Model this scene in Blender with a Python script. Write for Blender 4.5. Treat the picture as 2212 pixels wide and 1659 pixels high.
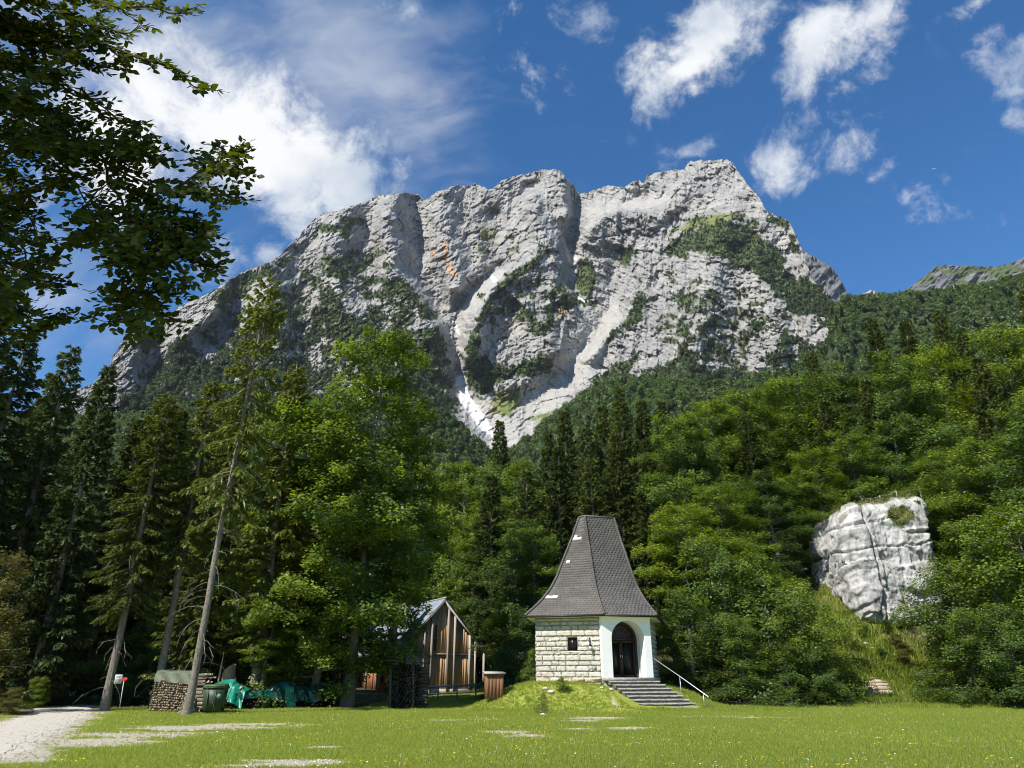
import bpy, math, random
import numpy as np
from mathutils import Vector, Matrix
for o in list(bpy.data.objects): bpy.data.objects.remove(o)
scene = bpy.context.scene
COL = scene.collection
R_ = math.radians

# ------------------------------------------------------------------ camera
CAM_H, PITCH, FPX = 1.5, R_(22.4), 1534.0        # eye height, upward tilt, focal length (for a 2212 px wide picture)
CX, CY = 1106.0, 829.5
cam = bpy.data.cameras.new('camera'); camo = bpy.data.objects.new('camera', cam); COL.objects.link(camo)
cam.sensor_width = 36; cam.lens = 36 * FPX / 2212; cam.clip_start = 0.1; cam.clip_end = 60000
camo.location = (0, 0, CAM_H); camo.rotation_euler = (R_(90) + PITCH, 0, 0)
scene.camera = camo
# ------------------------------------------------------------------ sun + sky
SUN_AZ, SUN_EL = R_(44), R_(45)                  # sun stands to the left behind the camera
SUN_DIR = Vector((-math.sin(SUN_AZ) * math.cos(SUN_EL), -math.cos(SUN_AZ) * math.cos(SUN_EL), math.sin(SUN_EL)))
sun = bpy.data.lights.new('sun', 'SUN'); suno = bpy.data.objects.new('sun', sun); COL.objects.link(suno)
sun.energy = 4.6; sun.angle = R_(0.53); sun.color = (1.0, 0.95, 0.87)
suno.rotation_euler = (-SUN_DIR).to_track_quat('-Z', 'Y').to_euler(); suno.location = (-40, -40, 80)
scene.view_settings.view_transform = 'Standard'; scene.view_settings.look = 'None'
scene.view_settings.exposure = 0.68; scene.view_settings.gamma = 1.0
scene.view_settings.use_curve_mapping = False
scene.render.engine = 'CYCLES'
cy = scene.cycles
cy.max_bounces = 5; cy.diffuse_bounces = 3; cy.glossy_bounces = 2; cy.transmission_bounces = 4
cy.transparent_max_bounces = 4; cy.volume_bounces = 0; cy.caustics_reflective = False; cy.caustics_refractive = False
cy.use_denoising = True; cy.denoiser = 'OPENIMAGEDENOISE'; cy.denoising_input_passes = 'RGB_ALBEDO_NORMAL'; cy.denoising_prefilter = 'ACCURATE'; cy.use_adaptive_sampling = True; cy.adaptive_threshold = 0.008; cy.filter_width = 1.0; cy.sample_clamp_indirect = 4.0

def ray(px, py):
    v = (CY - py) / FPX
    return np.array([(px - CX) / FPX, math.cos(PITCH) - math.sin(PITCH) * v, math.sin(PITCH) + math.cos(PITCH) * v])
def at(px, py, Y):
    d = ray(px, py); return np.array([0, 0, CAM_H]) + d * (Y / d[1])
def proj(p):
    x, y, z = p[..., 0], p[..., 1], p[..., 2] - CAM_H
    f = y * math.cos(PITCH) + z * math.sin(PITCH); u = -y * math.sin(PITCH) + z * math.cos(PITCH)
    return CX + FPX * x / f, CY - FPX * u / f

# ------------------------------------------------------------------ world: Nishita sky + a procedural cloud field
world = bpy.data.worlds.new('World'); scene.world = world; world.use_nodes = True
wn, wl = world.node_tree.nodes, world.node_tree.links
wn.clear()
def N(nodes, t, **kw):
    n = nodes.new(t)
    for k, v in kw.items(): setattr(n, k, v)
    return n
def clouds():
    sky = N(wn, 'ShaderNodeTexSky', sky_type='NISHITA', sun_disc=False, sun_elevation=SUN_EL,
            sun_rotation=math.pi + SUN_AZ, altitude=1500, air_density=1.0, dust_density=0.0, ozone_density=3.2)
    hs = N(wn, 'ShaderNodeHueSaturation'); hs.inputs['Saturation'].default_value = 1.3; hs.inputs['Value'].default_value = 1.0
    wl.new(sky.outputs[0], hs.inputs['Color'])
    bg = N(wn, 'ShaderNodeBackground'); bg.inputs[1].default_value = 0.108
    wl.new(hs.outputs[0], bg.inputs[0])
    tc = N(wn, 'ShaderNodeTexCoord')
    D = tc.outputs['Generated']
    def math_(op, a, b=None, c=None, clamp=False):
        n = N(wn, 'ShaderNodeMath', operation=op, use_clamp=clamp)
        for i, s in enumerate((a, b, c)):
            if s is None: continue
            if isinstance(s, (int, float)): n.inputs[i].default_value = s
            else: wl.new(s, n.inputs[i])
        return n.outputs[0]
    def noise(vec, scale, detail, rough=0.6, dist=0.0, off=None, sc3=None):
        if off is not None or sc3 is not None:
            m = N(wn, 'ShaderNodeMapping'); wl.new(vec, m.inputs[0])
            if off is not None: m.inputs['Location'].default_value = off
            if sc3 is not None: m.inputs['Scale'].default_value = sc3[0]; m.inputs['Rotation'].default_value = sc3[1]
            vec = m.outputs[0]
        n = N(wn, 'ShaderNodeTexNoise'); n.inputs['Scale'].default_value = scale; n.inputs['Detail'].default_value = detail
        n.inputs['Roughness'].default_value = rough; n.inputs['Distortion'].default_value = dist
        wl.new(vec, n.inputs['Vector']); return n.outputs['Fac'] if 'Fac' in n.outputs else n.outputs[0]
    def blob(px, py, rx, ry, rot):
        # soft elliptical lump of cloud around one direction of the sky; radii in radians along two tangents
        c = Vector(ray(px, py)).normalized()
        right = c.cross(Vector((0, 0, 1))).normalized(); up = right.cross(c)
        e1 = right * math.cos(rot) + up * math.sin(rot); e2 = -right * math.sin(rot) + up * math.cos(rot)
        def dot(e, r):
            n = N(wn, 'ShaderNodeVectorMath', operation='DOT_PRODUCT'); wl.new(D, n.inputs[0]); n.inputs[1].default_value = e / r
            return math_('SUBTRACT', n.outputs['Value'], c.dot(e / r))
        a, b = dot(e1, rx), dot(e2, ry)
        q = math_('ADD', math_('MULTIPLY', a, a), math_('MULTIPLY', b, b))
        n = N(wn, 'ShaderNodeVectorMath', operation='DOT_PRODUCT'); wl.new(D, n.inputs[0]); n.inputs[1].default_value = c
        front = math_('GREATER_THAN', n.outputs['Value'], 0.2)
        return math_('MULTIPLY', math_('SUBTRACT', 1.0, math_('SQRT', q), clamp=True), front)
    K = 1 / FPX * 0.93
    def field(blobs):
        s = None
        for (px, py, rx, ry, rot, w) in blobs:
            b = math_('MULTIPLY', blob(px, py, rx * K, ry * K, R_(rot)), w)
            s = b if s is None else math_('MAXIMUM', s, b)
        return s
    thick = field([(600, 350, 330, 215, -28, 1.55), (450, 255, 270, 170, -28, 1.2), (730, 410, 170, 150, -40, 1.4), (230, 330, 300, 230, 0, .95),
                   (1530, 90, 230, 150, 25, 1.15), (1430, 140, 110, 150, 10, .85), (1500, 190, 80, 110, 0, .85), (1770, 60, 160, 120, 35, 1.0), (1640, 20, 230, 100, 0, .8),
                   (1670, 350, 90, 150, 25, .60), (890, 20, 120, 120, -20, .8)])
    thin = field([(1880, 390, 90, 50, 35, .9), (2190, 130, 110, 110, 20, 1.0), (1270, 45, 100, 75, -30, .9), (1480, 335, 170, 60, 15, .75), (1760, 240, 280, 70, 25, .7),
                  (1910, 15, 90, 60, 0, .9), (480, 560, 110, 110, 30, .85), (2120, 0, 120, 40, 0, 1.0), (580, 545, 60, 70, -45, .9), (860, 370, 60, 60, -40, .8), (2190, 260, 40, 40, 0, .8)])
    veil = field([(760, 130, 520, 330, -35, 1.1), (330, 120, 500, 420, 0, 1.0), (950, 220, 220, 330, 10, .8), (100, 640, 420, 240, 20, .7)])
    warp = N(wn, 'ShaderNodeTexNoise'); warp.inputs['Scale'].default_value = 5; warp.inputs['Detail'].default_value = 3
    wl.new(D, warp.inputs['Vector'])
    wv = N(wn, 'ShaderNodeVectorMath', operation='MULTIPLY_ADD'); wl.new(warp.outputs['Color'], wv.inputs[0]); wv.inputs[1].default_value = (.10, .10, .10); wl.new(D, wv.inputs[2])
    W = wv.outputs[0]
    f1 = noise(W, 9, 9, 0.66, 0.0); f2 = noise(W, 16, 8, 0.68, 0.0, off=(3, 1, 7))
    f3 = noise(W, 7, 6, 0.6, 0.0, sc3=((1, 3.2, 1.6), (0.5, 0.6, 0.9)))
    def smooth(x, lo, hi, top=1.0):
        n = N(wn, 'ShaderNodeMapRange', interpolation_type='SMOOTHSTEP'); n.inputs['From Min'].default_value = lo; n.inputs['From Max'].default_value = hi
        n.inputs['To Max'].default_value = top; wl.new(x, n.inputs['Value']); return n.outputs['Result']
    a1 = smooth(math_('MULTIPLY_ADD', math_('SUBTRACT', f1, 0.5), 3.3, thick), 0.28, 1.05, 1.0)
    a2 = smooth(math_('MULTIPLY_ADD', math_('SUBTRACT', f2, 0.5), 2.6, thin), 0.34, 1.15, 0.8)
    a3 = math_('MULTIPLY', smooth(math_('MULTIPLY_ADD', math_('SUBTRACT', f3, 0.5), 1.5, veil), 0.15, 1.3, 0.62), 0.75)
    inv = lambda x: math_('SUBTRACT', 1.0, x)
    alpha = inv(math_('MULTIPLY', math_('MULTIPLY', inv(a1), inv(a2)), inv(a3)))
    shade = smooth(noise(W, 5, 4, 0.55, 0.0, off=(1.3, .2, .4)), 0.36, 0.62)
    cr = N(wn, 'ShaderNodeMix', data_type='RGBA'); wl.new(shade, cr.inputs[0])
    cr.inputs[6].default_value = (0.47, 0.54, 0.64, 1); cr.inputs[7].default_value = (0.84, 0.85, 0.86, 1)
    cb = N(wn, 'ShaderNodeBackground'); cb.inputs[1].default_value = 0.74; wl.new(cr.outputs[2], cb.inputs[0])
    mx = N(wn, 'ShaderNodeMixShader'); wl.new(alpha, mx.inputs[0]); wl.new(bg.outputs[0], mx.inputs[1]); wl.new(cb.outputs[0], mx.inputs[2])
    out = N(wn, 'ShaderNodeOutputWorld'); wl.new(mx.outputs[0], out.inputs[0])
    world.cycles.sampling_method = 'MANUAL'; world.cycles.sample_map_resolution = 512
clouds()

# ------------------------------------------------------------------ helpers
rng = np.random.default_rng(7)
random.seed(7)
def vhash(ix, iy, seed):
    h = (ix.astype(np.int64) * 374761393 + iy.astype(np.int64) * 668265263 + seed * 974711) & 0x7fffffff
    h = ((h ^ (h >> 13)) * 1274126177) & 0x7fffffff
    h = ((h ^ (h >> 16)) * 2246822519) & 0x7fffffff
    return (h & 0xffff) / 65535.0
def vnoise(x, y, seed=0):
    x = np.asarray(x, float); y = np.asarray(y, float)
    ix, iy = np.floor(x), np.floor(y); fx, fy = x - ix, y - iy
    fx = fx * fx * fx * (fx * (fx * 6 - 15) + 10); fy = fy * fy * fy * (fy * (fy * 6 - 15) + 10)
    a, b, c, d = vhash(ix, iy, seed), vhash(ix + 1, iy, seed), vhash(ix, iy + 1, seed), vhash(ix + 1, iy + 1, seed)
    return (a * (1 - fx) + b * fx) * (1 - fy) + (c * (1 - fx) + d * fx) * fy
def fbm(x, y, oct=4, seed=0, gain=.5, ridged=False):
    s = 0; a = 1; t = 0
    for i in range(oct):
        n = vnoise(x * 2 ** i + 17.3 * i, y * 2 ** i - 9.1 * i, seed + i)
        if ridged: n = 1 - np.abs(2 * n - 1)
        s = s + a * n; t += a; a *= gain
    return s / t
def sstep(x, a, b):
    t = np.clip((x - a) / (b - a), 0, 1); return t * t * (3 - 2 * t)
def seg_dist(px, py, pts):
    best = None
    for (x0, y0), (x1, y1) in zip(pts[:-1], pts[1:]):
        dx, dy = x1 - x0, y1 - y0; L = dx * dx + dy * dy + 1e-9
        t = np.clip(((px - x0) * dx + (py - y0) * dy) / L, 0, 1)
        d = np.hypot(px - x0 - t * dx, py - y0 - t * dy)
        best = d if best is None else np.minimum(best, d)
    return best
def inside(px, py, poly):
    r = np.zeros(np.shape(px), bool); n = len(poly)
    for i in range(n):
        (x0, y0), (x1, y1) = poly[i], poly[(i + 1) % n]
        c = ((y0 > py) != (y1 > py)) & (px < (x1 - x0) * (py - y0) / (y1 - y0 + 1e-12) + x0)
        r ^= c
    return r
def sdf(px, py, poly):
    d = seg_dist(px, py, list(poly) + [poly[0]]); return np.where(inside(px, py, poly), d, -d)

class MB:
    """collects faces; build() links them as ONE mesh object"""
    def __init__(s): s.v = []; s.f = []; s.n = 0; s.t = []
    def add(s, verts, faces, tint=0.5):
        verts = np.asarray(verts, float).reshape(-1, 3); s.v.append(verts)
        for q in faces: s.f.append(np.asarray(q, np.int64).reshape(1, -1) + s.n)
        s.t.append(np.full(len(verts), tint) if np.isscalar(tint) else np.asarray(tint)); s.n += len(verts)
    def arr(s, verts, faces, tint=0.5):
        verts = np.asarray(verts, float).reshape(-1, 3); s.v.append(verts); s.f.append(np.asarray(faces, np.int64) + s.n)
        s.t.append(np.full(len(verts), tint) if np.isscalar(tint) else np.asarray(tint)); s.n += len(verts)
    def box(s, c, size, M=None, tint=.5, taper=1.0):
        h = np.array(size) / 2
        v = np.array([[x, y, z] for z in (-1, 1) for y in (-1, 1) for x in (-1, 1)], float)
        v[4:, :2] *= taper
        v = v * h
        if M is not None: v = v @ np.array(M).T
        s.add(v + np.array(c), [(0, 2, 3, 1), (4, 5, 7, 6), (0, 1, 5, 4), (2, 6, 7, 3), (0, 4, 6, 2), (1, 3, 7, 5)], tint)
    def tube(s, pts, rad, n=6, cap=True, tint=.5):
        pts = np.asarray(pts, float); rad = np.broadcast_to(np.asarray(rad, float), len(pts)); m = len(pts)
        d = np.gradient(pts, axis=0); d /= np.linalg.norm(d, axis=1)[:, None] + 1e-9
        ref = np.array([0, 0, 1.0]) if abs(d[0][2]) < .9 else np.array([1.0, 0, 0])
        a = np.cross(d, ref); a /= np.linalg.norm(a, axis=1)[:, None] + 1e-9; b = np.cross(d, a)
        th = np.arange(n) * 2 * math.pi / n
        v = pts[:, None] + rad[:, None, None] * (np.cos(th)[None, :, None] * a[:, None] + np.sin(th)[None, :, None] * b[:, None])
        i = np.arange(m - 1)[:, None] * n; j = np.arange(n)[None]; k = (j + 1) % n
        q = np.stack([i + j, i + n + j, i + n + k, i + k], -1).reshape(-1, 4)
        s.arr(v.reshape(-1, 3), q, tint)
        if cap:
            base = s.n - m * n
            s.f.append(np.array([base + np.arange(n)])); s.f.append(np.array([base + (m - 1) * n + np.arange(n)[::-1]]))
    def mesh(s, name, off=(0, 0, 0)):
        v = np.concatenate(s.v) - np.array(off); me = bpy.data.meshes.new(name)
        me.vertices.add(len(v)); me.vertices.foreach_set('co', v.astype(np.float32).ravel())
        idx = np.concatenate([f.ravel() for f in s.f]); cnt = np.concatenate([np.full(len(f), f.shape[1]) for f in s.f])
        me.loops.add(len(idx)); me.loops.foreach_set('vertex_index', idx.astype(np.int32))
        me.polygons.add(len(cnt)); st = np.zeros(len(cnt), np.int32); st[1:] = np.cumsum(cnt)[:-1]
        me.polygons.foreach_set('loop_start', st)
        at_ = me.attributes.new('tint', 'FLOAT', 'POINT'); at_.data.foreach_set('value', np.concatenate(s.t).astype(np.float32))
        me.update(calc_edges=True); me.validate(); return me

WO = {}
def link(name, data, mat=None, parent=None, loc=None, smooth=False):
    o = bpy.data.objects.new(name, data); COL.objects.link(o)
    if parent is not None: o.parent = parent
    if loc is not None: o.location = loc
    if mat is not None and data is not None:
        data.materials.clear(); data.materials.append(mat)
    if smooth: data.polygons.foreach_set('use_smooth', np.ones(len(data.polygons), bool))
    return o
def tag(o, label=None, cat=None, group=None, kind=None):
    for k, v in (('label', label), ('category', cat), ('group', group), ('kind', kind)):
        if v: o[k] = v
    return o
def empty(name, loc, label, cat, group=None):
    o = link(name, None, loc=tuple(loc)); o.empty_display_size = .2; WO[o.name] = np.array(loc, float)
    return tag(o, label, cat, group)
def part(name, mb, mat, parent, smooth=False, kind=None, label=None):
    off = WO[parent.name]
    o = link(name, mb.mesh(name, off), mat, parent, smooth=smooth); WO[o.name] = off
    return tag(o, label=label, kind=kind)
def solo(name, mb, mat, loc=(0, 0, 0), smooth=False, **kw):
    o = link(name, mb.mesh(name, loc), mat, loc=tuple(loc), smooth=smooth); WO[o.name] = np.array(loc, float)
    return tag(o, **kw)

# ------------------------------------------------------------------ materials
def new_mat(name):
    m = bpy.data.materials.new(name); m.use_nodes = True; m.node_tree.nodes.clear(); return m, m.node_tree.nodes, m.node_tree.links
def ramp(n, l, fac, stops):
    r = n.new('ShaderNodeValToRGB'); l.new(fac, r.inputs[0]); e = r.color_ramp.elements
    while len(e) > 1: e.remove(e[-1])
    for i, (p, c) in enumerate(stops):
        k = e[0] if i == 0 else e.new(p)
        k.position = p; k.color = (*c, 1)
    return r.outputs[0]
def surf(name, c1, c2=None, scale=4, rough=.8, bump=.0, bscale=None, tint=0.0, spec=.3, metal=0, c3=None, stretch=(1, 1, 1), detail=6, dist=.05, objrand=0.0):
    """noise-mottled principled surface; tint adds the per-piece attribute, objrand the per-object random value"""
    m, n, l = new_mat(name); c2 = c2 or tuple(x * .8 for x in c1)
    tc = n.new('ShaderNodeTexCoord'); mp = n.new('ShaderNodeMapping'); mp.inputs['Scale'].default_value = stretch; l.new(tc.outputs['Object'], mp.inputs[0])
    nz = n.new('ShaderNodeTexNoise'); nz.inputs['Scale'].default_value = scale; nz.inputs['Detail'].default_value = detail; nz.inputs['Roughness'].default_value = .65
    l.new(mp.outputs[0], nz.inputs['Vector']); f = nz.outputs['Fac']
    def addf(f, sock, k):
        a = n.new('ShaderNodeMath'); a.operation = 'SUBTRACT'; l.new(sock, a.inputs[0]); a.inputs[1].default_value = .5
        b = n.new('ShaderNodeMath'); b.operation = 'MULTIPLY_ADD'; l.new(a.outputs[0], b.inputs[0]); b.inputs[1].default_value = k; l.new(f, b.inputs[2]); return b.outputs[0]
    if tint:
        at_ = n.new('ShaderNodeAttribute'); at_.attribute_name = 'tint'; f = addf(f, at_.outputs['Fac'], tint)
    if objrand:
        oi = n.new('ShaderNodeObjectInfo'); f = addf(f, oi.outputs['Random'], objrand)
    stops = [(.3, c1), (.7, c2)] if c3 is None else [(.25, c1), (.5, c2), (.75, c3)]
    col = ramp(n, l, f, stops)
    p = n.new('ShaderNodeBsdfPrincipled'); l.new(col, p.inputs['Base Color']); p.inputs['Roughness'].default_value = rough
    p.inputs['Specular IOR Level'].default_value = spec; p.inputs['Metallic'].default_value = metal
    if bump:
        nb = n.new('ShaderNodeTexNoise'); nb.inputs['Scale'].default_value = bscale or scale * 4; nb.inputs['Detail'].default_value = 6; l.new(mp.outputs[0], nb.inputs['Vector'])
        b = n.new('ShaderNodeBump'); b.inputs['Strength'].default_value = bump; b.inputs['Distance'].default_value = dist; l.new(nb.outputs['Fac'], b.inputs['Height']); l.new(b.outputs[0], p.inputs['Normal'])
    o = n.new('ShaderNodeOutputMaterial'); l.new(p.outputs[0], o.inputs[0]); return m
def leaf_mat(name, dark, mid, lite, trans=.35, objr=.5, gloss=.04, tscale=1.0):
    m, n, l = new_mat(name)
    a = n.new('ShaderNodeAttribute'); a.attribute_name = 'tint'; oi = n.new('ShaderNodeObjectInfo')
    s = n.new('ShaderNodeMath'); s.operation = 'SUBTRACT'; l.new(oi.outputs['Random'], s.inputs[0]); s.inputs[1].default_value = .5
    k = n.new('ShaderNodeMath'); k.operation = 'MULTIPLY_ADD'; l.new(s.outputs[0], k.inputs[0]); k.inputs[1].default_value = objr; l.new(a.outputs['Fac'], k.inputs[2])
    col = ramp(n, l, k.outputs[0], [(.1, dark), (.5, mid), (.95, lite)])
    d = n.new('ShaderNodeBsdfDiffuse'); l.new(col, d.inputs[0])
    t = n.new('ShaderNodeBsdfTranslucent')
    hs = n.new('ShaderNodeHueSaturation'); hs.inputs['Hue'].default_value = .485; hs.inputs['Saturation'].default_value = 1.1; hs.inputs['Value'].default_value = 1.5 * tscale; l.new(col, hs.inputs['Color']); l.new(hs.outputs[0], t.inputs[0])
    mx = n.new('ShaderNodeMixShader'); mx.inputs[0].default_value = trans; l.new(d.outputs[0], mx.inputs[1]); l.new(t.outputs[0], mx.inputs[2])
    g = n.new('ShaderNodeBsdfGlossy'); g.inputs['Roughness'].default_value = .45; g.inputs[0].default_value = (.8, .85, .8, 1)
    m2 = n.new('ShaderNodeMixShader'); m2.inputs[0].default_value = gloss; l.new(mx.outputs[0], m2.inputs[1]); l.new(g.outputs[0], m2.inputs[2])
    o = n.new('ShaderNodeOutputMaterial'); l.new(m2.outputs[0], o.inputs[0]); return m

# ------------------------------------------------------------------ terrain height
CH_A = np.array([4.81, 39.4]); CH_U = np.array([math.cos(R_(17)), math.sin(R_(17))]); CH_W = np.array([-math.cos(R_(15)), math.sin(R_(15))])
CH_B = CH_A + 2.6 * CH_U; CH_L = CH_A + 3.65 * CH_W
CH_C = CH_B + 4.7 * np.array([math.cos(R_(75)), math.sin(R_(75))]); CH_D = CH_L + 3.9 * np.array([math.cos(R_(82)), math.sin(R_(82))])
PLAN = [CH_L, CH_A, CH_B, CH_C, CH_D]
def ground_z(x, y):
    x = np.asarray(x, float); y = np.asarray(y, float)
    z = .05 * (fbm(x * .15, y * .15, 3, 5) - .5) + .03 * (fbm(x * .7, y * .7, 2, 9) - .5)
    d = -sdf(x, y, [tuple(p) for p in PLAN])                 # mound under the chapel
    stair = np.exp(-(((x - 7.5) / 2.3) ** 2 + ((y - 37.6) / 2.6) ** 2))
    m = 1.18 * (1 - sstep(d + .5 * (fbm(x * .6, y * .6, 2, 77) - .5), .2, 4.0)) * (1 - .55 * stair)
    # rise behind the chapel and to the right, gentle behind the lodge, level on the left
    edge = 43.5 - 1.0 * sstep(x, 12, 22)
    right = sstep(x, 6, 20)
    rise = np.maximum(y - edge, 0)
    up = np.where(rise < 4, rise * rise / 8, rise - 2); h = ((.10 + .42 * right) * np.minimum(up, 11) + (.08 + .14 * right) * np.maximum(up - 11, 0)) * sstep(x, -8, 10)
    h2 = .035 * np.maximum(y - 50, 0) * (1 - sstep(x, -8, 10))
    h = h + 3.6 * np.exp(-((x - 26.6) / 6.5) ** 2 - ((y - 54.5) / 5.0) ** 2)
    hr = .10 * np.maximum(x - 30, 0) * sstep(y, 38, 52)
    return z + np.maximum(m, np.minimum(h, 60)) + h2 + hr + .25 * (fbm(x * .2, y * .2, 3, 21) - .5) * sstep(y, 42, 50)
def gz(x, y): return float(ground_z(np.array([x]), np.array([y]))[0])
def on_ground(px, py):
    d = ray(px, py); lo, hi = 3.0, 200.0
    for t in np.linspace(3, 200, 1600):
        p = np.array([0, 0, CAM_H]) + d * (t / d[1])
        if p[2] < gz(p[0], p[1]): return p
    return p

ROAD = [on_ground(*q)[:2] for q in ((-150, 1650), (-30, 1607), (40, 1577), (95, 1556), (135, 1541), (130, 1530))]
ROAD += [np.array([-24.5, 47.0]), np.array([-30.0, 56.0]), np.array([-40.0, 66.0])]
ROADW = [1.25, 1.25, 1.2, 1.2, 1.2, 1.25, 1.3, 1.3, 1.3]
def road_d(x, y):
    best = np.full(np.shape(x), 99.0)
    for (a, b, w0, w1) in zip(ROAD[:-1], ROAD[1:], ROADW[:-1], ROADW[1:]):
        dx, dy = b - a; t = np.clip(((x - a[0]) * dx + (y - a[1]) * dy) / (dx * dx + dy * dy), 0, 1)
        best = np.minimum(best, np.hypot(x - a[0] - t * dx, y - a[1] - t * dy) - (w0 + (w1 - w0) * t))
    return best
BARE = [((430, 1573), 4.4, .75), ((560, 1566), 3.0, .5), ((300, 1588), 3.5, .7), ((200, 1605), 2.6, .8), ((620, 1650), 1.8, .35), ((560, 1655), 1.3, .3), ((700, 1615), .7, .2),
        ((1290, 1552), 1.6, .5), ((1255, 1557), 1.4, .35), ((1370, 1574), 1.3, .3), ((1500, 1548), 3.2, .22), ((1640, 1551), 2.0, .25), ((1090, 1582), 1.4, .35), ((1150, 1590), 1.2, .3), ((1250, 1575), .8, .25), ((1040, 1555), 1.4, .2), ((960, 1556), 1.2, .18),
        ((1328, 1515), .22, .35), ((1860, 1525), 1.3, 1.0), ((1882, 1503), .9, .5), ((1898, 1489), .9, .5), ((1895, 1479), .8, .4)]
BARE = [(on_ground(*p)[:2], a, b) for p, a, b in BARE]
def bare(x, y):
    s = np.zeros(np.shape(x))
    for c, a, b in BARE: s = np.maximum(s, 1 - np.sqrt(((x - c[0]) / a) ** 2 + ((y - c[1]) / (b * 3.2)) ** 2))
    r = road_d(x, y) + .9 * (fbm(x * 1.1, y * 1.1, 3, 32) - .5)
    s = np.maximum(s, .75 - np.maximum(r, 0) / 1.6)
    return np.clip(s + .9 * (fbm(x * .9, y * 2.2, 4, 33) - .5), 0, 1)

def grid_mesh(X, Y, Z, attrs=None, name='grid', flip=False):
    ny, nx = X.shape; mb = MB()
    i = np.arange(ny - 1)[:, None] * nx; j = np.arange(nx - 1)[None]
    q = np.stack([i + j, i + j + 1, i + nx + j + 1, i + nx + j], -1).reshape(-1, 4)
    if flip: q = q[:, ::-1]
    mb.arr(np.stack([X, Y, Z], -1), q); me = mb.mesh(name)
    for k, a in (attrs or {}).items():
        t = me.attributes.new(k, 'FLOAT', 'POINT'); t.data.foreach_set('value', np.asarray(a, np.float32).ravel())
    return me

def ground_material():
    m, n, l = new_mat('meadow_soil_and_turf')
    tc = n.new('ShaderNodeTexCoord')
    def nz(s, d=6, r=.6):
        k = n.new('ShaderNodeTexNoise'); k.inputs['Scale'].default_value = s; k.inputs['Detail'].default_value = d; k.inputs['Roughness'].default_value = r; l.new(tc.outputs['Object'], k.inputs['Vector']); return k.outputs['Fac']
    g = ramp(n, l, nz(.35, 8, .7), [(.3, (.20, .25, .034)), (.5, (.26, .30, .05)), (.7, (.34, .325, .09))])
    gr = ramp(n, l, nz(9, 6, .8), [(.3, (.26, .225, .15)), (.5, (.43, .385, .29)), (.7, (.56, .515, .42))])
    a = n.new('ShaderNodeAttribute'); a.attribute_name = 'bare'
    f = n.new('ShaderNodeMath'); f.operation = 'MULTIPLY_ADD'; l.new(nz(6, 4, .8), f.inputs[0]); f.inputs[1].default_value = 1.0; l.new(a.outputs['Fac'], f.inputs[2])
    r = n.new('ShaderNodeMapRange'); r.inputs['From Min'].default_value = .78; r.inputs['From Max'].default_value = 1.02; l.new(f.outputs[0], r.inputs[0])
    m1 = n.new('ShaderNodeMix'); m1.data_type = 'RGBA'; l.new(r.outputs[0], m1.inputs[0]); l.new(g, m1.inputs[6]); l.new(gr, m1.inputs[7])
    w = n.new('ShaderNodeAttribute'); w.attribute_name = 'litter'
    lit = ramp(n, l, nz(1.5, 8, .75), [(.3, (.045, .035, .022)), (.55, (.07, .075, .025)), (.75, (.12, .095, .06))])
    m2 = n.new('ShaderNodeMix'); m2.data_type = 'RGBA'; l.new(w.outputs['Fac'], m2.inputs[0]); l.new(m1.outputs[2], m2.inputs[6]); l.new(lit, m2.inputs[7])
    p = n.new('ShaderNodeBsdfPrincipled'); p.inputs['Roughness'].default_value = .95; p.inputs['Specular IOR Level'].default_value = .1; l.new(m2.outputs[2], p.inputs['Base Color'])
    b = n.new('ShaderNodeBump'); b.inputs['Strength'].default_value = .6; b.inputs['Distance'].default_value = .06; l.new(nz(14, 6, .75), b.inputs['Height']); l.new(b.outputs[0], p.inputs['Normal'])
    o = n.new('ShaderNodeOutputMaterial'); l.new(p.outputs[0], o.inputs[0]); return m
def make_ground():
    xs = np.concatenate([np.linspace(-260, -34, 40), np.arange(-33.6, 36, .3), np.linspace(36.5, 260, 60)])
    ys = np.concatenate([np.linspace(-60, 11, 18), np.arange(11.4, 54, .26), np.linspace(54.5, 190, 70)])
    X, Y = np.meshgrid(xs, ys); Z = ground_z(X, Y)
    fo = forest_floor(X, Y)
    me = grid_mesh(X, Y, Z, {'bare': bare(X, Y) * (Y < 60), 'litter': fo}, 'ground')
    tag(link('ground', me, ground_material(), smooth=True), 'sunlit grassy meadow with worn gravel patches', None, kind='structure')
    # gravel road
    rp = np.array(ROAD); t = np.linspace(0, len(rp) - 1, 160); k = np.minimum(t.astype(int), len(rp) - 2); f = (t - k)[:, None]
    c = rp[k] * (1 - f) + rp[k + 1] * f
    for _ in range(12): c[1:-1] = (c[:-2] + 2 * c[1:-1] + c[2:]) / 4
    w = np.interp(t, np.arange(len(ROADW)), ROADW) 
    d = np.gradient(c, axis=0); d /= np.linalg.norm(d, axis=1)[:, None]; nn = np.stack([-d[:, 1], d[:, 0]], 1)
    s = np.linspace(-1, 1, 13)
    jit = 1 + .5 * (fbm(t * 9, t * 0 + 3, 4, 4) - .5)
    P = c[:, None] + nn[:, None] * (s[None, :, None] * (w * jit)[:, None, None])
    Zr = ground_z(P[..., 0], P[..., 1]) + .035 * (1 - s[None] ** 4) - .006
    me = grid_mesh(P[..., 0], P[..., 1], Zr, None, 'gravel_road', flip=True)
    tag(link('gravel_road', me, surf('pale_limestone_gravel', (.40, .355, .28), (.60, .545, .445), 7, .95, .8, 30, c3=(.48, .425, .335), spec=.1), smooth=True), 'pale gravel road leading into the dark wood', None, kind='structure')
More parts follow.
